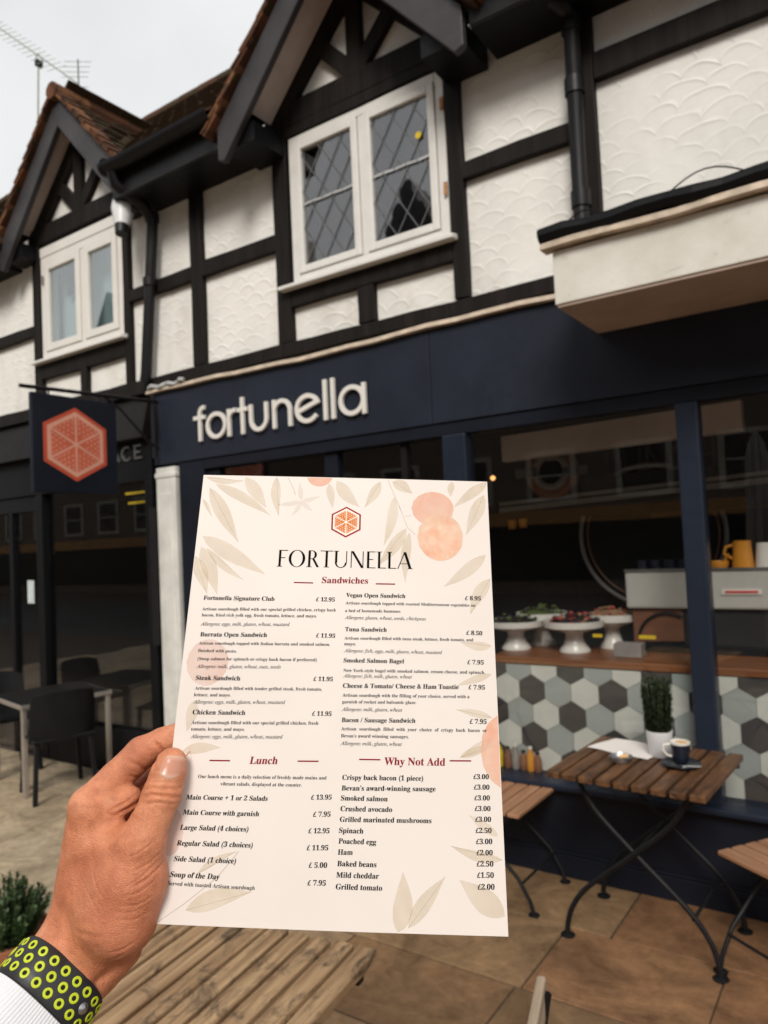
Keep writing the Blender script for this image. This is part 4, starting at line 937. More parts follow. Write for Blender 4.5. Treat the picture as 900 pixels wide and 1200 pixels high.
# round plaque with a banner
PQ = thing('wall_plaque', 'round dull red and grey plaque with ring shape and banner above the shelf', 'plaque', (-1.79, 4.6, 2.1))
pq = MB(); pq.torus((-1.79, 4.60, 2.105), 0.135, 0.052, (0,1,0), 36, 10, 0, 0.5); obj('ring', pq, M['copper'], PQ, smooth=True)
pq = MB(); pq.torus((-1.79, 4.575, 2.105), 0.105, 0.022, (0,1,0), 36, 8, 0, 0.5); obj('inner_ring', pq, M['railgrey'], PQ, smooth=True)
pb = MB().box(-2.03, -1.88, 4.56, 4.57, 2.075, 2.135); pb.box(-1.70, -1.54, 4.56, 4.57, 2.06, 2.12); obj('banner', pb, M['greysign'], PQ)
obj('pennant', MB().prism([(-1.92, 4.55, 2.30), (-1.86, 4.55, 2.30), (-1.70, 4.55, 2.17), (-1.80, 4.55, 2.17)], (0, 0.012, 0)), M['railgrey'], PQ)
LS = thing('wall_lettering', 'large dim grey capitals LUNCH on the dark wall right of the round plaque', 'lettering', (-1.27, 4.9, 2.1))
zs = 2.03; us = -1.535; hh = 0.20
def lun():
    yield 0.00, [[(0,hh),(0,0),(0.085,0)]]
    yield 0.125, [[(0,hh),(0,0.05)] + arc(0.05,0.05,0.05,0.05,180,360,10) + [(0.10,0.05),(0.10,hh)]]
    yield 0.275, [[(0,0),(0,hh)], [(0.0,hh),(0.10,0)], [(0.10,0),(0.10,hh)]]
    yield 0.425, [arc(0.075,hh/2,0.075,hh/2,50,310,18)]
    yield 0.58, [[(0,0),(0,hh)], [(0.10,0),(0.10,hh)], [(0,hh/2),(0.10,hh/2)]]
for du, ss in lun():
    mb = MB()
    for i, p in enumerate(ss): stroke(mb, p, 0.022, (us+du, 4.93, zs+du*0.03), (1,0,0.03), (0,0,1), (0,-1,0), 0.02, 0.004+0.001*i)
    obj('letter', mb, M['greysign'], LS)
RM = thing('round_mirror', 'large round wall mirror with thin pale rim, half hidden by the coffee machine', 'mirror', (-1.22, 4.7, 1.66))
obj('rim', MB().torus((-1.22, 4.72, 1.66), 0.44, 0.014, (0,1,0), 64, 8), M['railgrey'], RM, smooth=True); obj('inner_rim', MB().torus((-1.22, 4.73, 1.66), 0.40, 0.007, (0,1,0), 64, 8), M['copper'], RM, smooth=True)
obj('mirror_glass', MB().tube([(-1.22, 4.74, 1.66), (-1.22, 4.76, 1.66)], 0.40, 48), M['dark'], RM)
for x, z, w2, h2, nm in ((-1.325, 1.135, 0.05, 0.016, 'left of'), (-1.085, 1.135, 0.085, 0.018, 'under')):
    t = MB().box(x, x+w2, 3.86, 3.864, z, z+h2);     tk = tag(obj('price_ticket', t, M['yellow']), 'small yellow price ticket %s the copper coffee machine panel' % nm, 'price ticket'); obj('ticket_wire', MB().tube([(x+w2*0.5, 3.868, 1.045), (x+w2*0.5, 3.868, z+0.008)], 0.0015, 6), M['blackfas'], tk)
for i, (u, z) in enumerate(((-2.10, 1.74), (-2.02, 1.745))): tag(obj('mug', MB().lathe([(0.026,0),(0.03,0.06),(0.027,0.06),(0.02,0.01),(0,0.008)], (u, 4.62, z), 18), M['orange'], smooth=True), 'yellow mug hanging under the left end of the rail shelf', 'mug', 'yellow mugs under the shelf')
BN = thing('wall_banner', 'dim ochre strip banner of boards under the shelf rail', 'banner', (-0.8, 4.7, 1.8))
obj('banner_board', MB().prism([(-1.20, 4.70, 1.765), (-0.42, 4.70, 1.80), (-0.42, 4.70, 1.86), (-1.20, 4.70, 1.825)], (0, 0.01, 0)), plain('dim_ochre', (0.10,0.055,0.018,1), 0.6, 0.5, 25, 0.1), BN)
warm = emit('warm_bulb', (1.0,0.45,0.14,1), 2.2)
for i, (x, y, z, lab) in enumerate(((-2.12, 4.4, 2.08, 'warm glowing bulb hanging above the top right corner of the menu'), (-0.345, 4.1, 2.28, 'warm glowing bulb hanging at the right window'))):
    o = thing('pendant_bulb', lab, 'lamp', (x, y, z)); obj('bulb', MB().sphere((x, y, z), 0.016, n=14, k=8), warm, o, smooth=True); obj('flex', MB().tube([(x, y, z+0.016), (x, y, 2.79)], 0.004, 6), M['blackmetal'], o)
# jars on the sill between glass and counter
for i, (u, h2, lab, kind) in enumerate(((-1.79, 0.13, 'yellow sauce bottle on the sill beside the menu edge', 'y'), (-1.74, 0.11, 'brown spice bottle between the yellow bottles', 'b'), (-1.695, 0.13, 'pale glass bottle on the sill', 'w'), (-1.65, 0.10, 'brown jar left of the orange bottle', 'b'), (-1.61, 0.125, 'orange bottle with white cap next to the table corner', 'o'), (-1.57, 0.10, 'small dark jar behind the table corner', 'b'))):
    o = thing('sauce_bottle', lab, 'bottle', (u, F+0.075, 0.462), 'bottles on the window sill')
    mm_ = {'y': M['yellow'], 'b': M['copper'], 'w': M['railgrey'], 'o': M['orange']}[kind]
    obj('bottle_body', MB().lathe([(0.019,0),(0.021,0.01),(0.021,h2*0.6),(0.010,h2*0.82),(0.010,h2*0.9),(0,h2*0.9)], (u, F+0.075, 0.462), 18), mm_, o, smooth=True)
    obj('cap', MB().lathe([(0.0115,h2*0.9),(0.0115,h2),(0,h2)], (u, F+0.075, 0.462), 14), M['china'] if kind in 'ow' else M['blackfas'], o, smooth=True)
# next door's interior
CB = thing('display_cabinet', 'dim brown display cabinet behind the next-door window', 'cabinet', (-5.5, 4.8, 0))
obj('cabinet_body', MB().box(-6.2, -4.7, 4.9, 5.3, 0.03, 1.05), M['darkbrown'], CB); obj('cabinet_top', MB().box(-6.25, -4.65, 4.85, 5.35, 1.052, 1.09), M['dark'], CB)
cl_ = [M['darkbrown'], M['copper'], M['railgrey']]
for i in range(5):
    u = -6.1+i*0.3; tag(obj('carton', MB().box(u, u+0.2, 4.95, 5.15, 1.092, 1.25+0.05*(i%3)), [M['darkbrown'], M['copper'], M['greysign']][i%3], bevel=0.004), 'dim carton in the row on the next-door cabinet', 'carton', 'cartons on the dim cabinet')
for i, (u, v, z, w2, h2, lab) in enumerate(((-6.26, F+0.028, 1.30, 0.10, 0.20, 'pale notice taped to the far left glass door'),)):
    tag(obj('door_notice', MB().box(u, u+w2, v-0.004, v-0.001, z, z+h2), plain('pale_notice', (0.55,0.62,0.62,1), 0.6)), lab, 'notice')
for u, z, lab in ((-6.95, 1.93, 'upper round white lamp inside the far left doorway'), (-6.95, 1.74, 'middle round white lamp inside the far left doorway'), (-7.0, 1.42, 'lowest round white lamp inside the far left doorway')):
    o = thing('globe_lamp', lab, 'lamp', (u, 4.2, z)); obj('globe', MB().sphere((u, 4.2, z), 0.035, n=14, k=8), emit('white_globe', (1,0.97,0.92,1), 0.7), o, smooth=True); obj('lamp_stem', MB().tube([(u, 4.235, z), (u, 4.6, z)], 0.006, 6), M['blackmetal'], o)
ys = MB(); ys.box(-4.87, -4.585, F+0.0395, F+0.0415, 2.150, 2.168); ys.box(-4.84, -4.585, F+0.0395, F+0.0415, 2.075, 2.092)  # two yellow bars just behind the pane
tag(obj('window_strip', ys, M['yellow']), 'pair of yellow strips just behind the next-door window glass under the lettering', 'sticker')

# ------------------------------------------------------------------ furniture
def bistro_table(loc, rot, sx, sy, h, mat, nsl, lab):
    o = thing('folding_table', lab, 'table', loc, 'slatted folding tables', rot)
    pitch = sx/nsl
    for i in range(nsl):
        x = -sx/2+(i+0.5)*pitch; w2 = pitch*0.40
        obj('slat', MB().box(x-w2, x+w2, -sy/2+random.uniform(0,.003), sy/2-random.uniform(0,.003), h-0.026, h), mat, o, False, bevel=0.004)
    fr = MB()
    for y in (-sy*0.38, sy*0.38): fr.box(-sx/2+0.01, sx/2-0.01, y-0.012, y+0.012, h-0.040, h-0.0265)
    obj('rail', fr, M['steel'], o, False)
    for y, s in ((-0.20, 1), (0.20, 1)):
        for q in (-1, 1):
            yy = y+q*0.008
            pts = [(q*0.30, yy, 0.008), (q*0.295, yy, 0.06), (q*0.265, yy, 0.14), (q*0.19, yy, 0.235), (0, yy, 0.40), (-q*0.16, yy, 0.55), (-q*0.23, yy, h-0.035)]
            # smooth the rod
            P = [Vector(p) for p in pts]; sm = []
            for i in range(len(P)-1):
                p0, p1, p2, p3 = P[max(i-1,0)], P[i], P[i+1], P[min(i+2,len(P)-1)]
                for t in (0, .25, .5, .75): sm.append(0.5*((2*p1)+(p2-p0)*t+(2*p0-5*p1+4*p2-p3)*t*t+(3*p1-p0-3*p2+p3)*t**3))
            sm.append(P[-1])
            lg = obj('leg', MB().tube(sm, 0.011, 10), M['steel'], o, False, smooth=True)
            obj('foot', MB().lathe([(0.03,0),(0.03,0.006),(0.016,0.014),(0,0.014)], (q*0.30, yy, 0.0), 18), M['steel'], lg, False, smooth=True)
    for q0, q1, rr_ in (((0.215,-0.20,0.20),(0.215,0.20,0.20),0.007), ((-0.20,-0.20,0.22),(-0.20,0.20,0.22),0.007), ((0,-0.21,0.40),(0,0.21,0.40),0.008)): obj('cross_bar', MB().tube([q0, q1], rr_, 8), M['steel'], o, False, smooth=True)
    return o
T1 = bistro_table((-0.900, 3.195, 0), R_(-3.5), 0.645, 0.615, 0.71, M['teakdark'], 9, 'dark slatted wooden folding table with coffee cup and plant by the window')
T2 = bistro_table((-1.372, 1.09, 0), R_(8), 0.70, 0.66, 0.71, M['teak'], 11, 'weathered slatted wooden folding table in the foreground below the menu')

def folding_chair(loc, rot, mat, lab, seat_h=0.44):
    o = thing('folding_chair', lab, 'chair', loc, 'slatted folding chairs', rot)      # faces local +x
    for i in range(6):
        x = -0.17+i*0.068
        obj('seat_slat', MB().box(x-0.029, x+0.029, -0.205, 0.205, seat_h-0.018, seat_h), mat, o, False, bevel=0.004)
    fr = MB()
    for y in (-0.17, 0.17): fr.box(-0.195, 0.195, y-0.01, y+0.01, seat_h-0.030, seat_h-0.0185)
    obj('seat_rail', fr, M['steel'], o, False)
    for y in (-0.185, 0.185):
        for pts in ([(0.24,y,0.008),(0.225,y,0.06),(0.17,y,0.15),(-0.02,y,0.32),(-0.17,y,0.50),(-0.232,y,0.66),(-0.262,y,0.815)], [(-0.23,y*0.92,0.008),(-0.215,y*0.92,0.06),(-0.16,y*0.92,0.15),(0.05,y*0.92,0.34),(0.15,y*0.92,0.42)]):
            lg = obj('leg', MB().tube(pts, 0.009, 10), M['steel'], o, False, smooth=True)
            obj('foot', MB().lathe([(0.026,0),(0.026,0.006),(0.014,0.012),(0,0.012)], (pts[0][0], pts[0][1], 0), 16), M['steel'], lg, False, smooth=True)
    for q0, q1 in (((0.19,-0.185,0.13),(0.19,0.185,0.13)), ((-0.18,-0.17,0.13),(-0.18,0.17,0.13))): obj('cross_bar', MB().tube([q0, q1], 0.006, 8), M['steel'], o, False, smooth=True)
    for z, x in ((0.70, -0.228), (0.80, -0.250)): obj('back_slat', MB().box(x-0.008, x+0.010, -0.215, 0.215, z-0.032, z+0.032), mat, o, False, bevel=0.005)
    return o
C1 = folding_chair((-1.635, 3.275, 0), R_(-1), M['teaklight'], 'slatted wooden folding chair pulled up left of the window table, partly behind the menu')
C2 = copy_tree(C1); C2.location = (-0.335, 3.13, 0); C2.rotation_euler = (0,0,R_(235)); C2['label'] = 'slatted wooden folding chair cut by the right edge of the photo'
C3 = folding_chair((-0.79, 1.09, 0), R_(196), M['teakgrey'], 'bleached wooden folding chair, only the tip of its back slat showing at the bottom')

# next door's table and chairs
T3 = thing('metal_table', 'square black-topped table with aluminium legs outside the next-door shop', 'table', (-5.385, 3.235, 0), None, R_(-11))
h = 0.655
obj('table_top', MB().box(-0.325, 0.325, -0.325, 0.325, h-0.012, h), M['tabletopdark'], T3, False, bevel=0.003)
rm = MB(); rm.box(-0.33, 0.33, -0.333, -0.3255, h-0.035, h-0.002); rm.box(-0.33, 0.33, 0.3255, 0.333, h-0.035, h-0.002); rm.box(-0.333, -0.3255, -0.325, 0.325, h-0.035, h-0.002); rm.box(0.3255, 0.333, -0.325, 0.325, h-0.035, h-0.002)
obj('apron', rm, M['alu'], T3, False, bevel=0.003)
for sx in (-1, 1):
    for sy in (-1, 1): obj('leg', MB().box(*sorted((sx*0.325, sx*0.287)), *sorted((sy*0.325, sy*0.287)), 0, h-0.0125), M['alu'], T3, False, bevel=0.008)
def tub_chair(loc, rot, lab):
    o = thing('plastic_chair', lab, 'chair', loc, 'black chairs at the next-door table', rot)      # faces local -x, back at +x
    bk = MB(); vs = []; fs = []; nu, nv = 14, 8
    for off in (0, 0.012):
        for i in range(nu+1):
            y = -0.22+0.44*i/nu
            for j in range(nv+1):
                z = 0.41+0.35*j/nv; x = 0.20+0.05*(j/nv) - 0.22*(abs(y)/0.22)**3*0.35 + off; vs.append((x, y*(1-0.05*(j/nv)**4), z - 0.03*(abs(y)/0.22)**4*(j/nv)))
    k = (nu+1)*(nv+1)
    for i in range(nu):
        for j in range(nv):
            a = i*(nv+1)+j; fs += [(a, a+1, a+nv+2, a+nv+1), (k+a, k+a+nv+1, k+a+nv+2, k+a+1)]
    for i in range(nu): a = i*(nv+1); fs += [(a, a+nv+1, k+a+nv+1, k+a), (a+nv, k+a+nv, k+a+2*nv+1, a+2*nv+1)]
    for j in range(nv): a = j; b = nu*(nv+1)+j; fs += [(a, k+a, k+a+1, a+1), (b, b+1, k+b+1, k+b)]
    obj('backrest', bk.add(vs, fs), M['plastic'], o, False, smooth=True)
    obj('seat', MB().box(-0.21, 0.215, -0.21, 0.21, 0.415, 0.44), M['plastic'], o, False, bevel=0.01)
    for sx in (-1, 1):
        for sy in (-1, 1): obj('leg', MB().beam((sx*0.18, sy*0.18, 0.416), (sx*0.205, sy*0.205, 0), 0.034, 0.03, (0,1,0)), M['plastic'], o, False, bevel=0.006)
    return o
K1 = tub_chair((-5.03, 3.06, 0), R_(-18), 'black plastic chair with solid curved back, right of the metal table')
K2 = copy_tree(K1); K2.location = (-5.95, 3.16, 0); K2.rotation_euler = (0,0,R_(170)); K2['label'] = 'black plastic chair beyond the metal table, at the left edge of the photo'

# table things by the window
tz = 0.71
PL = thing('potted_plant', 'slim dark green bushy plant in a white pot on the window table', 'plant', (-0.872, 3.32, tz))
obj('pot', MB().lathe([(0.040,0),(0.044,0.004),(0.056,0.105),(0.056,0.112),(0.050,0.112),(0.048,0.09),(0,0.09)], (-0.868, 3.31, tz), 36), M['potwhite'], PL, smooth=True)
obj('soil', MB().lathe([(0.047,0.094),(0.03,0.10),(0,0.101)], (-0.868, 3.31, tz), 20), M['soil'], PL)
def sprig(mb, base, top, r, n, leaf):
    base, top = Vector(base), Vector(top); d = (top-base).normalized()
    for i in range(n):
        t = (i+random.random())/n; c = base.lerp(top, t); a = random.uniform(0, 6.283); o = d.orthogonal().normalized(); w = d.cross(o); rad = (o*math.cos(a)+w*math.sin(a))
        L = leaf*random.uniform(.7,1.2)*(1-0.35*t); dirv = (rad*0.8+d*random.uniform(.5,1.0)).normalized(); sd = dirv.cross(d).normalized()*L*0.19
        mb.add([c, c+dirv*L*0.5+sd, c+dirv*L, c+dirv*L*0.5-sd], [(0,1,2,3)])
fo = MB(); sg = MB()
for i in range(90):
    a = random.uniform(0, 6.283); q = 0.045*math.sqrt(random.random()); b = Vector((-0.868+q*math.cos(a), 3.31+q*math.sin(a), tz+0.10)); H = random.uniform(0.16, 0.245)
    t = b+Vector((q*math.cos(a)*0.35+random.uniform(-.008,.008), q*math.sin(a)*0.35+random.uniform(-.008,.008), H)); sg.tube([b, t], 0.0015, 4); sprig(fo, b, t, 0, 60, 0.024)
obj('foliage', fo, M['leafdark'], PL, fix=False); obj('stems', sg, M['leafdark'], PL)
CU = thing('coffee_cup', 'navy coffee cup of milky coffee with white handle on the dark saucer', 'cup', (-0.775, 3.20, tz+0.014))
cx, cy, cz = -0.758, 3.20, tz+0.014
obj('cup_body', MB().lathe([(0.026,0),(0.030,0.004),(0.034,0.03),(0.0393,0.080)], (cx,cy,cz), 36), M['navychina'], CU, smooth=True)
obj('rim', MB().lathe([(0.0395,0.0802),(0.0405,0.088),(0.0385,0.0885),(0.0375,0.081)], (cx,cy,cz), 36), M['china'], CU, smooth=True)
obj('milk_foam', MB().lathe([(0.0378,0.083),(0.025,0.087),(0,0.088)], (cx,cy,cz), 30), M['foam'], CU, smooth=True); obj('coffee', MB().lathe([(0.025,0.0875),(0.012,0.0895),(0,0.090)], (cx+0.006,cy,cz), 24), M['coffee'], CU, smooth=True)
obj('handle', MB().tube([(cx-0.036,cy-0.012,cz+0.076),(cx-0.060,cy-0.02,cz+0.074),(cx-0.064,cy-0.022,cz+0.052),(cx-0.052,cy-0.018,cz+0.034),(cx-0.034,cy-0.010,cz+0.026)], [0.006,0.0065,0.006,0.005,0.005], 10), M['china'], CU, smooth=True)
tag(obj('saucer', MB().lathe([(0.03,0),(0.034,0.002),(0.072,0.010),(0.078,0.015),(0.077,0.0175),(0.07,0.0135),(0.03,0.0065),(0,0.006)], (cx,cy,tz+0.001), 40), M['navychina'], smooth=True), 'dark oval saucer under the navy coffee cup', 'saucer')
cup_spoon = MB().tube([(cx+0.03,cy-0.05,tz+0.019),(cx+0.085,cy-0.04,tz+0.022)], 0.0022, 8); cup_spoon.sphere((cx+0.022,cy-0.052,tz+0.019), 0.012, 0.008, 0.003); tag(obj('teaspoon', cup_spoon, M['chrome'], smooth=True), 'small steel teaspoon lying on the dark saucer', 'spoon')
def sheet(name, pts, z, lab, cat, wob=0.004):
    mb = MB(); n = 12; a, b, c_, d = [Vector(p) for p in pts]; vs = []; fs = []
    for i in range(n+1):
        for j in range(n+1):
            p = a.lerp(b, i/n).lerp(d.lerp(c_, i/n), j/n); vs.append((p.x, p.y, z+wob*(0.5+0.5*math.sin(i*0.7+j*0.4))))
    m = len(vs); vs += [(x, y, zz-0.0006) for x, y, zz in vs]; N = n+1
    for i in range(n):
        for j in range(n): q = i*N+j; fs += [(q, q+N, q+N+1, q+1), (m+q, m+q+1, m+q+N+1, m+q+N)]
    return tag(obj(name, mb.add(vs, fs), M['paperplain'], smooth=True), lab, cat)
sheet('paper_menu', [(-1.19,3.30,0),(-0.90,3.22,0),(-0.86,3.44,0),(-1.12,3.50,0)], tz+0.002, 'white menu sheet lying flat on the window table beside the cup', 'menu')
AS = thing('ashtray', 'small clear glass ashtray with an orange stub on the window table', 'ashtray', (-1.0, 3.17, tz))
obj('dish', MB().lathe([(0.036,0),(0.044,0.003),(0.050,0.022),(0.046,0.024),(0.038,0.008),(0,0.006)], (-0.995,3.165,tz+0.001), 32), M['chrome'], AS, smooth=True)
obj('stub', MB().tube([(-1.0,3.16,tz+0.022),(-0.965,3.17,tz+0.026)], 0.009, 10).sphere((-0.985,3.175,tz+0.02), 0.014, 0.012, 0.01), M['coffee'], AS, smooth=True)

# bushy plant beside the sleeve
P2 = thing('potted_shrub', 'bushy green conifer-like shrub in a pot beside the white sleeve', 'plant', (-2.78, 1.5, 0))
obj('pot', MB().lathe([(0.11,0),(0.12,0.01),(0.16,0.26),(0.165,0.28),(0.15,0.28),(0.14,0.25),(0,0.25)], (-2.84,1.5,0), 36), plain('terracotta', (0.30,0.11,0.055,1), 0.8), P2, smooth=True)
fo = MB(); sg = MB()
for i in range(120):
    a = random.uniform(0, 6.283); q = 0.14*math.sqrt(random.random()); b = Vector((-2.86+q*0.6*math.cos(a), 1.5+q*0.6*math.sin(a), 0.25)); H = random.uniform(0.12, 0.215)*(1-0.6*(q/0.15)**2)+0.03
    t = b+Vector((q*math.cos(a)*0.6, q*math.sin(a)*0.6, H)); sg.tube([b, t], 0.0022, 4); sprig(fo, b, t, 0, 110, 0.028)
obj('foliage', fo, M['leaf'], P2, fix=False); obj('stems', sg, M['leafdark'], P2)

# closed parasol behind the photographer (mirrored in the right window)
PA = thing('closed_parasol', 'folded grey parasol on a pole in the street, seen mirrored in the right window', 'parasol', (-1.15, -2.0, 0))
obj('pole', MB().tube([(-1.15,-2.0,0),(-1.15,-2.0,2.75)], 0.025, 12), M['alu'], PA, smooth=True)
cf = MB(); vs = []; n = 48; zz = [0.95,1.1,1.5,2.0,2.4,2.6,2.7]; rr = [0.17,0.15,0.13,0.11,0.10,0.07,0.03]
for z, r_ in zip(zz, rr):
    for j in range(n): a = 2*math.pi*j/n; q = r_*(1+0.25*math.sin(8*a+z)); vs.append((-1.15+q*math.cos(a), -2.0+q*math.sin(a), z))
fs = [(i*n+j, i*n+(j+1)%n, (i+1)*n+(j+1)%n, (i+1)*n+j) for i in range(len(zz)-1) for j in range(n)]+[tuple((len(zz)-1)*n+j for j in range(n))]
obj('canopy', cf.add(vs, fs), M['cloth'], PA, smooth=True); obj('base', MB().lathe([(0.25,0),(0.25,0.05),(0.05,0.08),(0.03,0.3),(0,0.3)], (-1.15,-2.0,0), 24), M['steel'], PA)
# ------------------------------------------------------------------ the held menu (A4 card)
MX, MY, MZ, MO = Vector(MENU_X), Vector(MENU_Y), Vector(MENU_Z), Vector(MENU_O)
ME = thing('menu_card', 'large printed food menu card headed FORTUNELLA, held up in one hand', 'menu', tuple(MO))
def bulge(x, y):
    s = (x+106)/212.0; t = (y+148)/297.0
    return 2.6*math.sin(math.pi*min(max(s,0),1))*(0.35+0.65*(1-t)) - 0.8
cor = [Vector((*c, 0)) for c in CORNERS]                # tl, tr, br, bl
def mw_(x, y, lay): return MO + (MX*x + MY*y + MZ*(bulge(x, y)+lay))*0.001
def gpaper():
    g = G('menu_card_paper'); co = g.coord()
    n = g.noise(co, 9, 3); n2 = g.noise(co, 300, 3)
    col = g.ramp(n, [(0.3, (0.715,0.638,0.585,1)), (0.7, (0.755,0.685,0.632,1))])
    return g.fin(col, 0.42, g.bump(n2, 0.05, 0.0005), spec=0.25)
pap = MB(); n = 36; vs = []; fs = []
for i in range(n+1):
    for j in range(n+1):
        p = cor[3].lerp(cor[2], i/n).lerp(cor[0].lerp(cor[1], i/n), j/n); vs.append(mw_(p.x, p.y, 0))
m_ = len(vs); vs += [p - MZ*0.00045 for p in vs]; N = n+1
for i in range(n):
    for j in range(n): q = i*N+j; fs += [(q, q+N, q+N+1, q+1), (m_+q, m_+q+1, m_+q+N+1, m_+q+N)]
for i in range(n):
    for a, b in ((i, i+1), (n*N+i, n*N+i+1), (i*N, (i+1)*N), (i*N+n, (i+1)*N+n)): fs.append((a, b, m_+b, m_+a))
obj('paper_sheet', pap.add(vs, fs), gpaper(), ME, smooth=True)
def inpaper(x, y):
    t = min(max((y+147)/295.0, 0), 1); x0 = -108.5+(1.7)*t+0.4; x1 = 106.2-2.2*t-0.4
    s = (min(max(x, x0), x1)-x0)/(x1-x0); y0 = -145.6+(-4.0)*s+0.4; y1 = 149.3-2.4*s-0.4
    return min(max(x, x0), x1), min(max(y, y0), y1)
def prints(name, polys, mat, lay):
    """polys: list of (verts2d, faces); printed on the sheet in mm"""
    for k, (v2, f2) in enumerate(polys):
        obj(name, MB().add([mw_(*inpaper(x, y), lay+0.0015*(k % 12)) for x, y in v2], f2), mat, ME, fix=False)
# watercolour leaves
def leafpoly(x0, y0, x1, y1, w, n=10):
    d = np.array([x1-x0, y1-y0]); L = np.linalg.norm(d); d = d/L; s = np.array([-d[1], d[0]]); v = []; f = []
    bend = random.uniform(-.06, .06)*L
    for i in range(n+1):
        t = i/n; hw = w*0.52*math.sin(math.pi*t**0.8)*(1-0.2*t); c = np.array([x0, y0])+d*L*t+s*bend*math.sin(math.pi*t)
        v += [tuple(c+s*hw), tuple(c), tuple(c-s*hw)]
    for i in range(n):
        a = i*3; f += [(a, a+1, a+4, a+3), (a+1, a+2, a+5, a+4)]
    return v, f
def wash(name, c, c2, al):
    """watercolour ink: translucent wash over the paper, mottled pigment"""
    g = G(name); co = g.coord(); a = g.noise(co, 60, 5, 0.65, 0.4); b = g.noise(co, 26, 3)
    geo = g.t.nodes.new('ShaderNodeNewGeometry')
    col = g.mix(g.ramp(a, [(0.35, (0,0,0,1)), (0.65, (1,1,1,1))]), c, c2); g.fin(col, 0.5, spec=0.3)
    fac = g.math('MULTIPLY', g.ramp(b, [(0.3, (0.65,)*3), (0.7, (1,)*3)]), al)
    g.put(g.b.inputs['Alpha'], fac); return g.m
prints('leaf_print', [leafpoly(*l) for l in LEAVES], wash('olive_wash', (0.60,0.47,0.29,1), (0.78,0.66,0.48,1), 0.36), 0.03)
prints('flower_print', [leafpoly(*l) for l in FAINT], wash('pale_wash', (0.62,0.55,0.50,1), (0.72,0.66,0.60,1), 0.24), 0.05)
def line2(pts, w):
    v = []; f = []
    for i in range(len(pts)):
        a = np.array(pts[max(i-1,0)], float); b = np.array(pts[min(i+1,len(pts)-1)], float); d = (b-a)/np.linalg.norm(b-a); s = np.array([-d[1], d[0]])*w/2
        v += [tuple(np.array(pts[i])+s), tuple(np.array(pts[i])-s)]
    for i in range(len(pts)-1): f.append((2*i, 2*i+1, 2*i+3, 2*i+2))
    return v, f
veins = [line2([(l[0], l[1]), (l[0]*.5+l[2]*.5, l[1]*.5+l[3]*.5), (l[2], l[3])], 0.25) for l in LEAVES[::2]]
prints('stem_print', [line2(s, 0.5) for s in STEMS]+veins, wash('stem_wash', (0.36,0.29,0.20,1), (0.46,0.38,0.27,1), 0.40), 0.055)
def ell(x, y, rx, ry, n=30): return [(x+rx*math.cos(2*math.pi*i/n)*(1+0.02*math.sin(3*i)), y+ry*math.sin(2*math.pi*i/n)) for i in range(n)], [tuple(range(n))]
prints('fruit_print', [ell(*f[:4]) for f in FRUITS if f[4] == 'F'], wash('peach_wash', (0.88,0.40,0.25,1), (0.88,0.56,0.41,1), 0.75), 0.075)
prints('fruit_print', [ell(*f[:4]) for f in FRUITS if f[4] == 'F2'], wash('orange_wash', (0.88,0.42,0.26,1), (0.88,0.66,0.48,1), 0.88), 0.095)
prints('fruit_print', [ell(*f[:4]) for f in FRUITS if f[4] == 'P'], wash('pink_wash', (0.80,0.42,0.33,1), (0.84,0.60,0.50,1), 0.36), 0.072)
# emblem
mecol = {'border': plain('menu_dark_red', (0.33,0.014,0.014,1), 0.5, 0.05, spec=0.1), 'cream': plain('menu_cream', (0.86,0.76,0.66,1), 0.5, 0.03), 'seg': plain('menu_orange', (0.66,0.19,0.035,1), 0.5, 0.05, spec=0.1)}
mp = {'border': [], 'cream': [], 'seg': []}
lay_ = {0: 0.11, 1: 0.15, 2: 0.19, 3: 0.23}
ems = {}
for lay, c, poly in emblem(12.3): ems.setdefault((c, lay), []).append(([(EMB[0]+x, EMB[1]+y*0.97) for x, y in poly], [tuple(range(len(poly)))]))
for (c, lay), pl in ems.items():
    mb = MB()
    for v2, f2 in pl: mb.add([mw_(x, y, lay_[lay]) for x, y in v2], f2)
    obj({'border': 'emblem_border', 'cream': 'emblem_pith', 'seg': 'emblem_segments'}[c], mb, mecol[c], ME, fix=False)
# text, set in a serif face
def U(t, st):
    o = ''
    for c in t:
        i = ord(c)
        if st in ('B', 'R', 'P', 'RB', 'BI', 'RBI'):
            if 'A' <= c <= 'Z': c = chr(0x1D400+i-65)
            elif 'a' <= c <= 'z': c = chr(0x1D41A+i-97)
        elif st == 'I':
            if 'A' <= c <= 'Z': c = chr(0x1D434+i-65)
            elif c == 'h': c = '\u210e'
            elif 'a' <= c <= 'z': c = chr(0x1D44E+i-97)
        if '0' <= c <= '9': c = chr(0x1D7CE+i-48)
        o += c
    return o
tcurve = bpy.data.curves.new('text', 'FONT'); tob = bpy.data.objects.new('text', tcurve); COL.objects.link(tob)
tcurve.resolution_u = 3
def text2d(t, st):
    tcurve.body = U(t, st); tcurve.offset = {'R': -0.005}.get(st, 0.0)
    bpy.context.view_layer.update(); dg = bpy.context.evaluated_depsgraph_get()
    me = bpy.data.meshes.new_from_object(tob.evaluated_get(dg)); v = [(p.co.x, p.co.y) for p in me.vertices]; f = [tuple(p.vertices) for p in me.polygons]; bpy.data.meshes.remove(me)
    return v, f
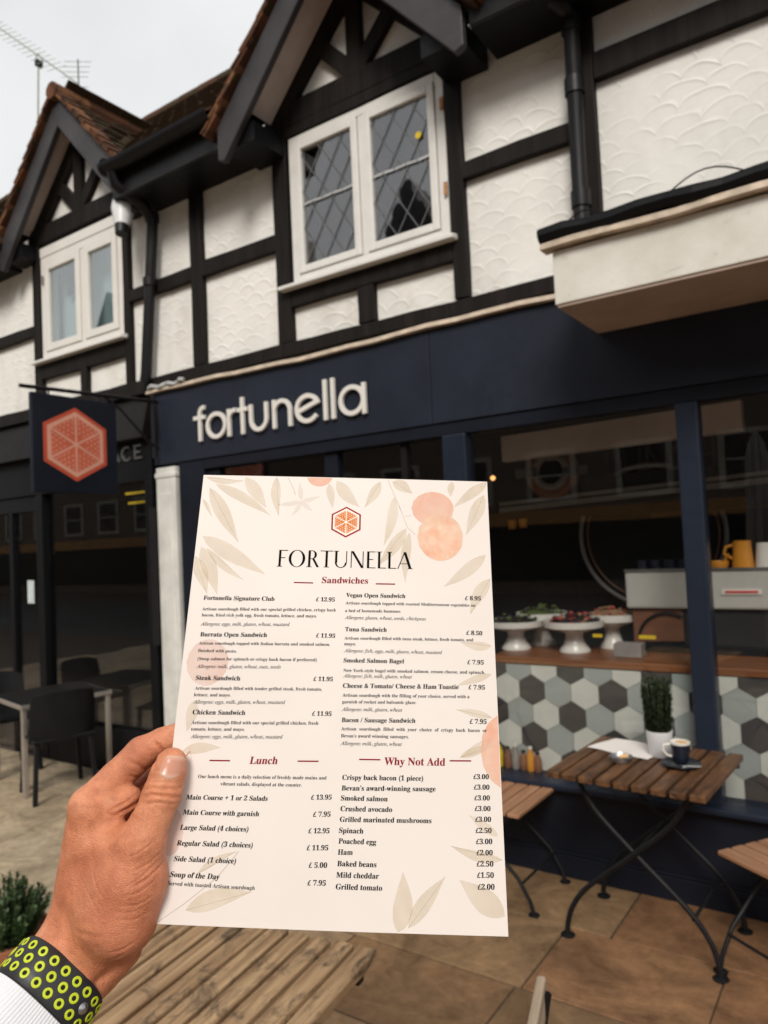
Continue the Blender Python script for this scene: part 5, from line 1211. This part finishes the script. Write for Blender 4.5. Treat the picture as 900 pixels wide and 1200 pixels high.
def txt(mb, t, st, x0, y0, x1, y1):
    v, f = text2d(t, st)
    if not v: return
    a = min(p[0] for p in v); b = max(p[0] for p in v); d = np.array([x1-x0, y1-y0]); L = np.linalg.norm(d); d = d/L; s = np.array([-d[1], d[0]]); k = L/(b-a); ky = k
    sk = 0.15 if st in ('BI', 'RBI') else 0.05                     # the card's lower left is printed with a lean
    q = [np.array([x0, y0])+d*((p[0]-a)*k+p[1]*ky*sk)+s*(p[1]*ky) for p in v]
    mb.add([mw_(p[0], p[1], 0.13) for p in q], f)
    e = d*(0.06 if st in ('R', 'I') else 0.14)                   # ink spread: a second, slightly shifted impression
    mb.add([mw_(p[0]+e[0], p[1]+e[1], 0.136) for p in q], f)
ink = plain('black_ink', (0.004,0.004,0.004,1), 0.7, 0.1, spec=0.05); ink2 = plain('grey_ink', (0.022,0.020,0.019,1), 0.7, 0.1, spec=0.05); inkr = plain('crimson_ink', (0.24,0.006,0.016,1), 0.6, 0.05, spec=0.1)
groups = {'dish_text': (('B', 'BI'), ink), 'price_text': (('P',), ink), 'description_text': (('R',), ink), 'allergen_text': (('I',), ink2), 'heading_text': (('RB', 'RBI'), inkr)}
for nm, (sts, mt) in groups.items():
    for t in TEXT:
        if t[0] in sts:
            mb = MB(); txt(mb, t[1], t[0], *t[2:]); obj(nm, mb, mt, ME, fix=False)
bpy.data.objects.remove(tob)
for a, b, c_, d in RULES:
    v, f = line2([(a, b), (c_, d)], 0.85); obj('rule_line', MB().add([mw_(x, y, 0.13) for x, y in v], f), inkr, ME, fix=False)
# high-contrast display title, drawn letter by letter (unit cap height)
def quad(x0, z0, x1, z1, w): return ([(x0, z0), (x0+w, z0), (x1+w, z1), (x1, z1)], [(0,1,2,3)])
def ringl(cx, cz, ro, rz, tx, tz_, a0=0, a1=360, n=40):
    v = []; f = []
    for i in range(n+1):
        a = R_(a0+(a1-a0)*i/n); c, s = math.cos(a), math.sin(a); v += [(cx+ro*c, cz+rz*s), (cx+(ro-tx)*c, cz+(rz-tz_)*s)]
    for i in range(n): f.append((2*i, 2*i+1, 2*i+3, 2*i+2))
    return v, f
bar = lambda x0, x1, z, t=0.045: ([(x0, z-t/2), (x1, z-t/2), (x1, z+t/2), (x0, z+t/2)], [(0,1,2,3)])
K = 0.135; k_ = 0.052
def serif(x, z): return bar(x-0.09, x+K+0.09, z+(0.018 if z < .5 else -0.018), 0.036)
GL = {
 'F': (0.58, [quad(0.08,0,0.08,1,K), bar(0.08,0.60,0.978), bar(0.18,0.46,0.54), serif(0.08,0)]),
 'O': (1.02, [ringl(0.50,0.5,0.48,0.515,K*1.15,0.03)]),
 'R': (0.72, [quad(0.08,0,0.08,1,K), ringl(0.30,0.74,0.27,0.26,K,0.035,-90,90,20), bar(0.18,0.30,0.982,0.036), bar(0.18,0.30,0.498,0.036), quad(0.58,0,0.30,0.5,K*1.05), serif(0.08,0)]),
 'T': (0.72, [quad(0.30,0,0.30,1,K), bar(0.0,0.72,0.978), serif(0.30,0)]),
 'U': (0.84, [quad(0.08,0.30,0.08,1,K), quad(0.72,0.30,0.72,1,k_), ringl(0.4225,0.30,0.3425,0.315,K*0.8,0.04,180,360,24), serif(0.08,1)]),
 'N': (0.90, [quad(0.10,0,0.10,1,k_), quad(0.78,0,0.78,1,k_), quad(0.70,0,0.10,1,K*1.15)]),
 'E': (0.58, [quad(0.08,0,0.08,1,K), bar(0.08,0.56,0.978), bar(0.18,0.44,0.52), bar(0.08,0.58,0.022)]),
 'L': (0.54, [quad(0.08,0,0.08,1,K), bar(0.08,0.55,0.022), serif(0.08,1)]),
 'A': (0.86, [quad(0.02,0,0.40,1,k_), quad(0.68,0,0.36,1,K*1.2), bar(0.18,0.62,0.30,0.036), bar(0.62,0.90,0.018,0.036)]),
}
x = 0; pol = []
for ch in 'FORTUNELLA':
    wd, ps = GL[ch]
    for v, f in ps: pol.append(([(p[0]+x, p[1]) for p in v], f))
    x += wd+0.055
tot = x-0.055; d = np.array([TITLE[2]-TITLE[0], TITLE[3]-TITLE[1]]); L = np.linalg.norm(d); d = d/L; s = np.array([-d[1], d[0]]); kx = L/tot; kz = 12.4
mb = MB()
for i, (v, f) in enumerate(pol):
    q = [np.array(TITLE[:2])+d*p[0]*kx+s*p[1]*kz for p in v]; mb.add([mw_(p[0], p[1], 0.12+0.002*(i % 8)) for p in q], f)
obj('title_text', mb, ink, ME, fix=False)

# ------------------------------------------------------------------ the hand, sculpted from a distance field (mm, in the hand's own frame)
HO = Vector((-0.41320671, 0.28478005, 1.50336311)); HX, HY, HZ = AX, AY, -AF
hw_ = lambda p: HO + (HX*float(p[0]) + HY*float(p[1]) + HZ*float(p[2]))*0.001
V3 = lambda *p: np.array(p, float)
a_ = V3(.47,.50,-.73); a_ /= np.linalg.norm(a_); w1 = V3(.70,-.71,0); w1 -= a_*(w1@a_); w1 /= np.linalg.norm(w1); w2 = np.cross(w1, a_)
if w2[2] < 0: w2 = -w2
Wc = V3(-30.5,-74.0,15.5)
def cone(P, a, b, ra, rb):
    a = np.asarray(a, float); b = np.asarray(b, float); ba = b-a; t = np.clip(((P-a)@ba)/(ba@ba), 0, 1)
    return np.linalg.norm(P-a-t[:,None]*ba, axis=1) - (ra+(rb-ra)*t)
def smin(a, b, k):
    h = np.maximum(k-np.abs(a-b), 0)/k; return np.minimum(a, b)-h*h*k*0.25
def chain(P, pts):
    d = None
    for (a, ra), (b, rb) in zip(pts[:-1], pts[1:]):
        c = cone(P, a, b, ra, rb); d = c if d is None else smin(d, c, 2.0)
    return d
IDX = [(V3(-15.5,27.8,-4),12.0),(V3(-2,42,-15),10.6),(V3(11.3,55.2,-24),10.4),(V3(24,61,-28),9.2),(V3(38.7,65.5,-31),9.2),(V3(63.6,72.1,-32),8.0),(V3(85.2,75.2,-33),6.8)]
THB = [(V3(23.0,11.2,13),14.0),(V3(28.5,26.0,8.5),11.6),(V3(32.8,37.5,3),11.9),(V3(34.8,48,-3),10.9),(V3(36.4,54.5,-6),9.6)]
MID = [(V3(-16,9.4,-22),11.5),(V3(16.5,34.2,-42),9.9),(V3(52.2,49.7,-27),8.8),(V3(77.9,55.7,-26),7.4)]
RNG = [(V3(-15.3,-13,-38),11.0),(V3(19.9,9.4,-50),9.6),(V3(56.7,29.8,-20),8.4),(V3(76.7,33.3,-18),7.2)]
LIT = [(V3(-12,-34.1,-48),10.5),(V3(17.6,-13.5,-48),8.6),(V3(51.3,10.5,-13),7.4),(V3(64.6,12.8,-10),6.6)]
def arm(P):
    d = None
    for s in (-7.5, 7.5):
        o = w1*s
        for A_, B_, ra, rb in ((Wc-a_*150+o*1.3, Wc-a_*40+o, 26, 21.5), (Wc-a_*40+o, Wc+a_*2+o, 21.5, 19.2), (Wc+a_*2+o, Wc+a_*26+o*0.9, 19.2, 18.0)):
            c = cone(P, A_, B_, ra, rb); d = c if d is None else smin(d, c, 7.0)
    return d
def sdf(P):
    d = arm(P)
    pal = None
    for A_, B_, ra, rb in ((V3(-24.9,-48.2,-2), IDX[0][0], 15, 12), (V3(-24.5,-58.9,-14), MID[0][0], 15, 11.5), (V3(-21.3,-67.4,-24), RNG[0][0], 14, 11), (V3(-16.1,-72.6,-28), LIT[0][0], 14, 10.5),
                           (V3(1.1,-29.4,8), V3(15.6,-6.5,12), 20, 18.5), (V3(15.6,-6.5,12), THB[0][0], 18.5, 14.0), (V3(0,-45,6), V3(12.9,-32.7,16), 19, 18.5), (V3(12.9,-32.7,16), V3(20.5,-12.2,15), 18.5, 18.0),
                           (V3(-8,-70,-4), V3(5,-62,-6), 16, 12.5), (V3(-10,5,0), V3(8,8,6), 13, 12.0), (V3(-12,-20,0), V3(4,-12,6), 15, 15)):
        c = cone(P, A_, B_, ra, rb); pal = c if pal is None else smin(pal, c, 9.0)
    d = smin(d, pal, 14.0)
    d = smin(d, cone(P, V3(-8,25,-4), V3(9.5,32,-7), 11.0, 7.6), 9.0)
    d = smin(d, chain(P, THB), 5.0)
    for c in (IDX, MID, RNG, LIT): d = smin(d, chain(P, c), 3.0)
    return d
def surface_nets(lo, hi, h):
    nx, ny, nz = [int((b-a)/h)+1 for a, b in zip(lo, hi)]
    # coarse pass, then fine evaluation only near the skin
    cs = 5; big = np.full((nx, ny, nz), 1e3, np.float32)
    cxs, cys, czs = [np.arange(0, n_, cs) for n_ in (nx, ny, nz)]
    Gc = np.stack(np.meshgrid(cxs, cys, czs, indexing='ij'), -1).reshape(-1, 3); dc = sdf(np.array(lo)+(Gc+cs/2)*h)
    near = Gc[np.abs(dc) < cs*h*1.3]; insd = Gc[dc <= -cs*h*1.3]
    for c in insd: big[c[0]:c[0]+cs, c[1]:c[1]+cs, c[2]:c[2]+cs] = -1e3
    o = np.stack(np.meshgrid(*[np.arange(cs)]*3, indexing='ij'), -1).reshape(-1, 3)
    for k in range(0, len(near), 6000):
        ij = (near[k:k+6000, None, :]+o[None]).reshape(-1, 3); ok = (ij[:,0] < nx) & (ij[:,1] < ny) & (ij[:,2] < nz); ij = ij[ok]
        big[ij[:,0], ij[:,1], ij[:,2]] = sdf(np.array(lo)+ij*h)
    ins = big < 0
    c8 = [(i, j, k) for i in (0,1) for j in (0,1) for k in (0,1)]
    cnt = sum(ins[i:nx-1+i, j:ny-1+j, k:nz-1+k].astype(np.int8) for i, j, k in c8)
    cells = np.argwhere((cnt > 0) & (cnt < 8)); idx = -np.ones((nx-1, ny-1, nz-1), np.int64); idx[cells[:,0], cells[:,1], cells[:,2]] = np.arange(len(cells))
    acc = np.zeros((len(cells), 3)); num = np.zeros(len(cells))
    for p in c8:
        for ax in range(3):
            if p[ax]: continue
            q = list(p); q[ax] = 1; A_ = big[cells[:,0]+p[0], cells[:,1]+p[1], cells[:,2]+p[2]]; B_ = big[cells[:,0]+q[0], cells[:,1]+q[1], cells[:,2]+q[2]]
            m = (A_ < 0) != (B_ < 0); t = np.where(m, A_/np.where(m, A_-B_, 1), 0); pos = np.tile(np.array(p, float), (len(cells), 1)); pos[:, ax] = t
            acc += pos*m[:,None]; num += m
    v = np.array(lo)+(cells+acc/num[:,None])*h; faces = []
    for ax in range(3):
        b, c = [(1,2),(2,0),(0,1)][ax]; sl0 = [slice(None)]*3; sl1 = [slice(None)]*3; sl0[ax] = slice(0,-1); sl1[ax] = slice(1,None)
        A_ = ins[tuple(sl0)]; B_ = ins[tuple(sl1)]; e = np.argwhere(A_ != B_)
        e = e[(e[:,b] > 0) & (e[:,c] > 0) & (e[:,0] < nx-1) & (e[:,1] < ny-1) & (e[:,2] < nz-1)]
        def g_(db, dc_): q = e.copy(); q[:,b] -= db; q[:,c] -= dc_; return idx[q[:,0], q[:,1], q[:,2]]
        f = np.stack([g_(0,0), g_(1,0), g_(1,1), g_(0,1)], 1); flip = ~A_[e[:,0], e[:,1], e[:,2]]
        f[flip] = f[flip][:, ::-1]; faces.append(f)
    return v, np.concatenate(faces)
lo, hi = (-130, -160, -75), (100, 95, 75)
hv, hf = surface_nets(lo, hi, 0.95)
hf = hf[(hf >= 0).all(1)]
# Laplacian smoothing
E0 = np.concatenate([hf[:, [0,1]], hf[:, [1,2]], hf[:, [2,3]], hf[:, [3,0]]]); deg = np.bincount(E0.ravel(), minlength=len(hv)).astype(float)
for it in range(4):
    s = np.zeros_like(hv); np.add.at(s, E0[:,0], hv[E0[:,1]]); np.add.at(s, E0[:,1], hv[E0[:,0]]); hv = hv*0.4+0.6*s/deg[:,None]
e = 0.6; gx = np.stack([sdf(hv+d)-sdf(hv-d) for d in np.eye(3)*e], 1); hn = gx/np.maximum(np.linalg.norm(gx, axis=1, keepdims=True), 1e-6)
# creases and folds of the skin: polylines (x, y), depth, half width
CRE = [([(21.9,42.7),(29,45.7),(38.4,44.7),(46.7,41.9)],.55,.75),([(23,40),(30.9,42.3),(39.4,40.8),(45.9,37)],.6,.8),([(25.3,47.6),(34.7,48.3),(44.1,46.4)],.3,.6),([(24.5,37),(34.7,38.2),(44.1,34.4)],.4,.7),
 ([(21.1,63.9),(24.7,61.5),(27.1,57.3),(27.5,53.6)],1.0,.9),([(0.8,28.8),(8.3,31.4),(14,34.8)],.45,.8),([(3.6,25),(10.2,28.2),(16.8,32.9)],.6,.9),([(5.5,55.5),(14,50.2),(18.1,41.9)],.55,1.0),([(8.3,26.1),(15.9,30.1),(20.7,35.5)],.7,.9),
 ([(21.5,2.8),(30.9,5.6),(38.8,10.3)],.35,.6),([(23.4,-4.7),(31.8,-1.9),(39.9,3.2)],.4,.7),([(17.7,-14.1),(27.1,-15.1),(35.6,-12.3)],.35,.6),([(18.7,10.3),(27.1,13.1),(34.7,17.8)],.35,.6),([(15.9,-21.7),(25.3,-23.5),(32.8,-21.7)],.35,.6),
 ([(-14.2,-35.8),(-3,-32.9),(9.3,-31.4)],.35,1.4),([(-9.5,-78.1),(-1.1,-69.6),(7.4,-64.5),(12,-52)],1.3,3.0),([(-4.8,2.8),(0.8,-4.7),(8.3,-12.3)],.25,.7),([(-10.5,-8.5),(-1.1,-14.1),(8.3,-21.7)],.22,.7),
 ([(7.4,46.1),(11.1,43.2),(13,38.5)],.45,.8),([(19.6,-4.7),(29,0),(36.5,5.6)],.3,.6),([(-4.8,32.9),(-1.1,27.3),(6.4,23.5)],.35,.8),([(20,-9),(28,-8),(36,-4)],.3,.6),([(16,-18),(25,-19),(34,-16)],.25,.5),([(10,-42),(19,-40),(27,-36)],.3,.8),([(6,-50),(14,-47),(20,-43)],.3,.8)]
front = hn[:,2] > 0.05; dep = np.zeros(len(hv)); xy = hv[:, :2]
for pl, dp_, wd_ in CRE:
    pl = np.array(pl, float); best = np.full(len(hv), 1e9); along = np.zeros(len(hv)); Lt = len(pl)-1
    for i in range(Lt):
        a, b = pl[i], pl[i+1]; ba = b-a; t = np.clip(((xy-a)@ba)/(ba@ba), 0, 1); dd = np.linalg.norm(xy-a-t[:,None]*ba, axis=1); m = dd < best; best[m] = dd[m]; along[m] = (i+t[m])/Lt
    fade = np.clip(np.sin(np.pi*np.clip(along, 0.02, 0.98)), 0, 1)**0.6
    dp_ *= 1.45; dep -= dp_*np.exp(-(best/wd_)**2)*fade; dep += dp_*0.35*np.exp(-((best-wd_*2.2)/(wd_*1.3))**2)*fade
dep[~front] = 0
# fine random skin folds over the web and wrist, soft tendon ridge
u_ = xy@np.array([.55,.83]); v_ = xy@np.array([-.83,.55])
fold = np.sin(u_*2.1+1.6*np.sin(v_*0.31)+0.8*np.sin(v_*0.83+u_*0.2))*0.07 + np.sin(u_*3.7+2.2*np.sin(v_*0.5))*0.04
dep += fold*front*0.45
hv = hv+hn*dep[:,None]
pts = [hw_(p) for p in hv]
def skinmat():
    g = G('tanned_skin'); co = g.coord()
    a = g.noise(co, 42, 5, 0.6); b = g.noise(co, 14, 3, 0.5); vor = g.t.nodes.new('ShaderNodeTexVoronoi'); g.put(vor.inputs['Vector'], co); vor.inputs['Scale'].default_value = 780; vor.feature = 'DISTANCE_TO_EDGE'
    col = g.ramp(a, [(0.30, (0.44,0.145,0.068,1)), (0.52, (0.60,0.222,0.108,1)), (0.75, (0.68,0.295,0.16,1))])
    mott = g.noise(co, 160, 4, 0.6)
    col = g.mix(1.0, col, g.ramp(mott, [(0.34, (0.86,0.82,0.80,1)), (0.5, (1,1,1,1)), (0.68, (1.10,1.10,1.10,1))]), 'MULTIPLY')
    pore = g.noise(co, 620, 2, 0.5); col = g.mix(g.ramp(pore, [(0.66, (0,0,0,1)), (0.76, (0.35,0.35,0.35,1))]), col, (0.24,0.085,0.05,1))
    col = g.mix(g.ramp(b, [(0.42, (0,0,0,1)), (0.66, (0.45,0.45,0.45,1))]), col, (0.54,0.18,0.10,1))
    hgt = g.math('MINIMUM', vor.outputs['Distance'], 0.25)
    fn = g.noise(co, 900, 3, 0.6)
    ln = g.noise(g.coord((260, 900, 260), rot=(0.4, 0.3, 0.9)), 1.0, 4, 0.65, 0.5)
    nb = g.bump(fn, 0.35, 0.0008, g.bump(hgt, 0.6, 0.0012, g.bump(ln, 0.45, 0.0011, g.bump(a, 0.35, 0.0022))))
    return g.fin(col, g.math('MULTIPLY_ADD', fn, 0.2, 0.36), nb, spec=0.42, Subsurface_Weight=0.14, Subsurface_Radius=(0.008,0.0028,0.0014), Subsurface_Scale=0.5)
mb = MB(); mb.v = [tuple(p) for p in pts]; mb.f = [tuple(int(i) for i in f) for f in hf]; mb.m = [0]*len(mb.f)
me = bpy.data.meshes.new('person'); me.from_pydata(mb.v, [], mb.f); me.materials.append(skinmat()); me.polygons.foreach_set('use_smooth', [True]*len(me.polygons)); me.update()
PE = bpy.data.objects.new('person', me); COL.objects.link(PE)
tag(PE, 'hand in white ribbed sleeve and black watch strap, thumb and fingers gripping the menu card', 'person')
def front_z(x, y):
    """z of the skin facing the viewer above hand-frame point (x, y)"""
    P = np.array([[x, y, 60.0]])
    for i in range(60):
        d = sdf(P)[0]
        if d < 0.02: break
        P[0,2] -= d*0.9
    return P[0,2]
# thumb nail
def nailmat():
    g = G('finger_nail'); co = g.coord(out='Generated'); sep = g.t.nodes.new('ShaderNodeSeparateXYZ'); g.put(sep.inputs[0], co)
    uv = g.t.nodes.new('ShaderNodeAttribute'); uv.attribute_name = 'along'
    col = g.ramp(uv.outputs['Fac'], [(0.0, (0.56,0.30,0.20,1)), (0.16, (0.60,0.36,0.26,1)), (0.32, (0.54,0.24,0.16,1)), (0.80, (0.55,0.25,0.165,1)), (0.97, (0.60,0.36,0.27,1))])
    return g.fin(col, 0.28, g.bump(g.noise(g.coord((200,200,200)), 1, 3), 0.08, 0.0005), spec=0.5)
nc = V3(38.9,55.2,0); ta = V3(.26,.966,0); tb_ = V3(.966,-.26,0); nn_ = 16; vs = []; fs = []; al = []
for i in range(nn_+1):
    for j in range(nn_+1):
        s, t = -1+2*i/nn_, -1+2*j/nn_
        sx, tx = s*math.sqrt(1-0.38*t*t), t*math.sqrt(1-0.38*s*s)
        q = nc+tb_*(sx*6.6)+ta*(tx*6.2); z = front_z(q[0], q[1]); edge = max(abs(s), abs(t))
        vs.append(tuple(hw_((q[0], q[1], z+0.55-0.8*edge**6)))); al.append((t+1)/2)
for i in range(nn_):
    for j in range(nn_): a = i*(nn_+1)+j; fs.append((a, a+nn_+1, a+nn_+2, a+1))
no_ = obj('thumbnail', MB().add(vs, fs), nailmat(), PE, smooth=True, fix=False)
at = no_.data.attributes.new('along', 'FLOAT', 'POINT'); at.data.foreach_set('value', al)
# watch strap and sleeve follow the forearm
def ring_r(c, th, f=arm):
    d = w1*math.cos(th)+w2*math.sin(th); r = 45.0
    for i in range(50):
        q = f((c+d*r)[None])[0]
        if abs(q) < 0.02: break
        r -= q*0.9
    return r, d
def tube_on_arm(s_list, offs, n=120, skin=sdf):
    """closed band: list of s stations with outer offsets; inner face at +0.3 mm"""
    vs = []; fs = []; k = len(s_list)
    for s, o in zip(s_list, offs):
        c = Wc+a_*s
        for j in range(n):
            r, d = ring_r(c, 2*math.pi*j/n, arm); oo = o(2*math.pi*j/n) if callable(o) else o; vs.append(tuple(hw_(c+d*(r+oo))))
    for i in range(k-1):
        for j in range(n): fs.append((i*n+j, i*n+(j+1)%n, (i+1)*n+(j+1)%n, (i+1)*n+j))
    return vs, fs
rub = plain('black_rubber', (0.017,0.017,0.019,1), 0.5, 0.1, 30, 0.05); lime = plain('lime_rubber', (0.50,0.58,0.015,1), 0.45, 0.05, 30, 0.05)
SW = 12.0
prof = [(-SW, 0.4), (-SW, 2.2), (-SW+0.9, 3.1), (-4, 3.3), (4, 3.3), (SW-0.9, 3.1), (SW, 2.2), (SW, 0.4), (0, 0.3), (-SW, 0.4)]
vs, fs = tube_on_arm([p[0] for p in prof], [p[1] for p in prof]); ST = obj('watch_strap', MB().add(vs, fs), rub, PE, smooth=True)
vs, fs = tube_on_arm([-SW+0.5, -SW+0.5, -2, SW-0.5, SW-0.5], [0.05, 0.28, 0.28, 0.28, 0.05]); obj('strap_lining', MB().add(vs, fs), lime, ST, smooth=True)
# eyelets on the strap, staggered in three rows; arc-length spacing 8 mm
samp = [0.0]; ths = [0.0]; last = None
for j in range(721):
    th = -R_(75)+j*R_(340)/720; r, d = ring_r(Wc, th); p = Wc+d*(r+3.3)
    if last is not None: samp.append(samp[-1]+np.linalg.norm(p-last)); ths.append(th)
    else: ths[0] = th
    last = p
dark = plain('eyelet_hole', (0.004,0.004,0.004,1), 0.9, 0.1)
def eyelet(s, L, stud=False):
    th = float(np.interp(L, samp, ths)); c = Wc+a_*s; r, d = ring_r(c, th); r2, d2 = ring_r(c, th+0.05); tan = (c+d2*r2)-(c+d*r); tan /= np.linalg.norm(tan); nrm = np.cross(tan, a_); nrm /= np.linalg.norm(nrm)
    if nrm@d < 0: nrm = -nrm
    p = c+d*(r+3.25); R3 = lambda q: Vector(hw_(q))
    axv = (HX*float(nrm[0])+HY*float(nrm[1])+HZ*float(nrm[2]))
    if stud:
        m = MB(); C_ = R3(p); u = axv.orthogonal().normalized(); w = axv.cross(u); vs = [C_+axv*0.0016]; k = 16
        for q in range(1, 4):
            for j in range(k): an = 2*math.pi*j/k; rr_ = 0.0032*q/3; vs.append(C_+(u*math.cos(an)+w*math.sin(an))*rr_+axv*(0.0016*(1-(q/3)**2)))
        fs = [(0, 1+j, 1+(j+1)%k) for j in range(k)]+[(1+q*k+j, 1+(q+1)*k+j, 1+(q+1)*k+(j+1)%k, 1+q*k+(j+1)%k) for q in range(2) for j in range(k)]
        obj('stud', m.add(vs, fs), M['chrome'], ST, smooth=True); return
    m = MB().torus(R3(p), 0.00205, 0.00085, axv, 20, 8, 0, 0.55); ey = obj('eyelet', m, lime, ST, smooth=True)
    obj('eyelet_hole', MB().tube([R3(p)-axv*0.0004, R3(p)+axv*0.00012], 0.0018, 14), dark, ey)
for ri, s in enumerate((6.6, 0.0, -6.6)):
    L = 4.0+(4.4 if ri == 1 else 0); 
    while L < samp[-1]-2:
        th = float(np.interp(L, samp, ths)); st = ri == 1 and abs(th-R_(48)) < 0.13
        eyelet(s, L, st); L += 9.2
# tucked lime strap end at the inner wrist
vs = []; fs = []
for i in range(13):
    th = -R_(30)+R_(52)*i/12
    for s, o in ((-SW+0.2, 3.4), (-SW+0.2, 4.9), (-5.5, 4.9), (-5.5, 3.4)):
        c = Wc+a_*s; r, d = ring_r(c, th); vs.append(tuple(hw_(c+d*(r+o))))
fs = [(0,1,2,3), (48,49,50,51)]+[(i*4+j, i*4+(j+1)%4, i*4+4+(j+1)%4, i*4+4+j) for i in range(12) for j in range(4)]
obj('strap_end', MB().add(vs, fs), lime, ST, smooth=True)
# sleeve with fine ribs running along the arm
def rib(base): return lambda th: base+0.32*abs(math.sin(th*42))+0.25*math.sin(th*3)
st_ = [-12.6, -12.4, -12.9, -16, -30, -50, -75, -100, -125, -146]
of_ = [0.8, 3.2, rib(4.1), rib(4.4), rib(5.0), rib(5.6), rib(6.2), rib(6.6), rib(7.0), rib(7.2)]
vs, fs = tube_on_arm(st_, of_, 420)
def clothmat():
    g = G('white_ribbed_cotton'); co = g.coord(); n = g.noise(co, 500, 3); b = g.noise(co, 20, 3)
    return g.fin(g.ramp(b, [(0.3, (0.62,0.635,0.66,1)), (0.7, (0.69,0.70,0.72,1))]), 0.85, g.bump(n, 0.3, 0.0006), spec=0.2)
obj('sleeve', MB().add(vs, fs), clothmat(), PE, smooth=True)
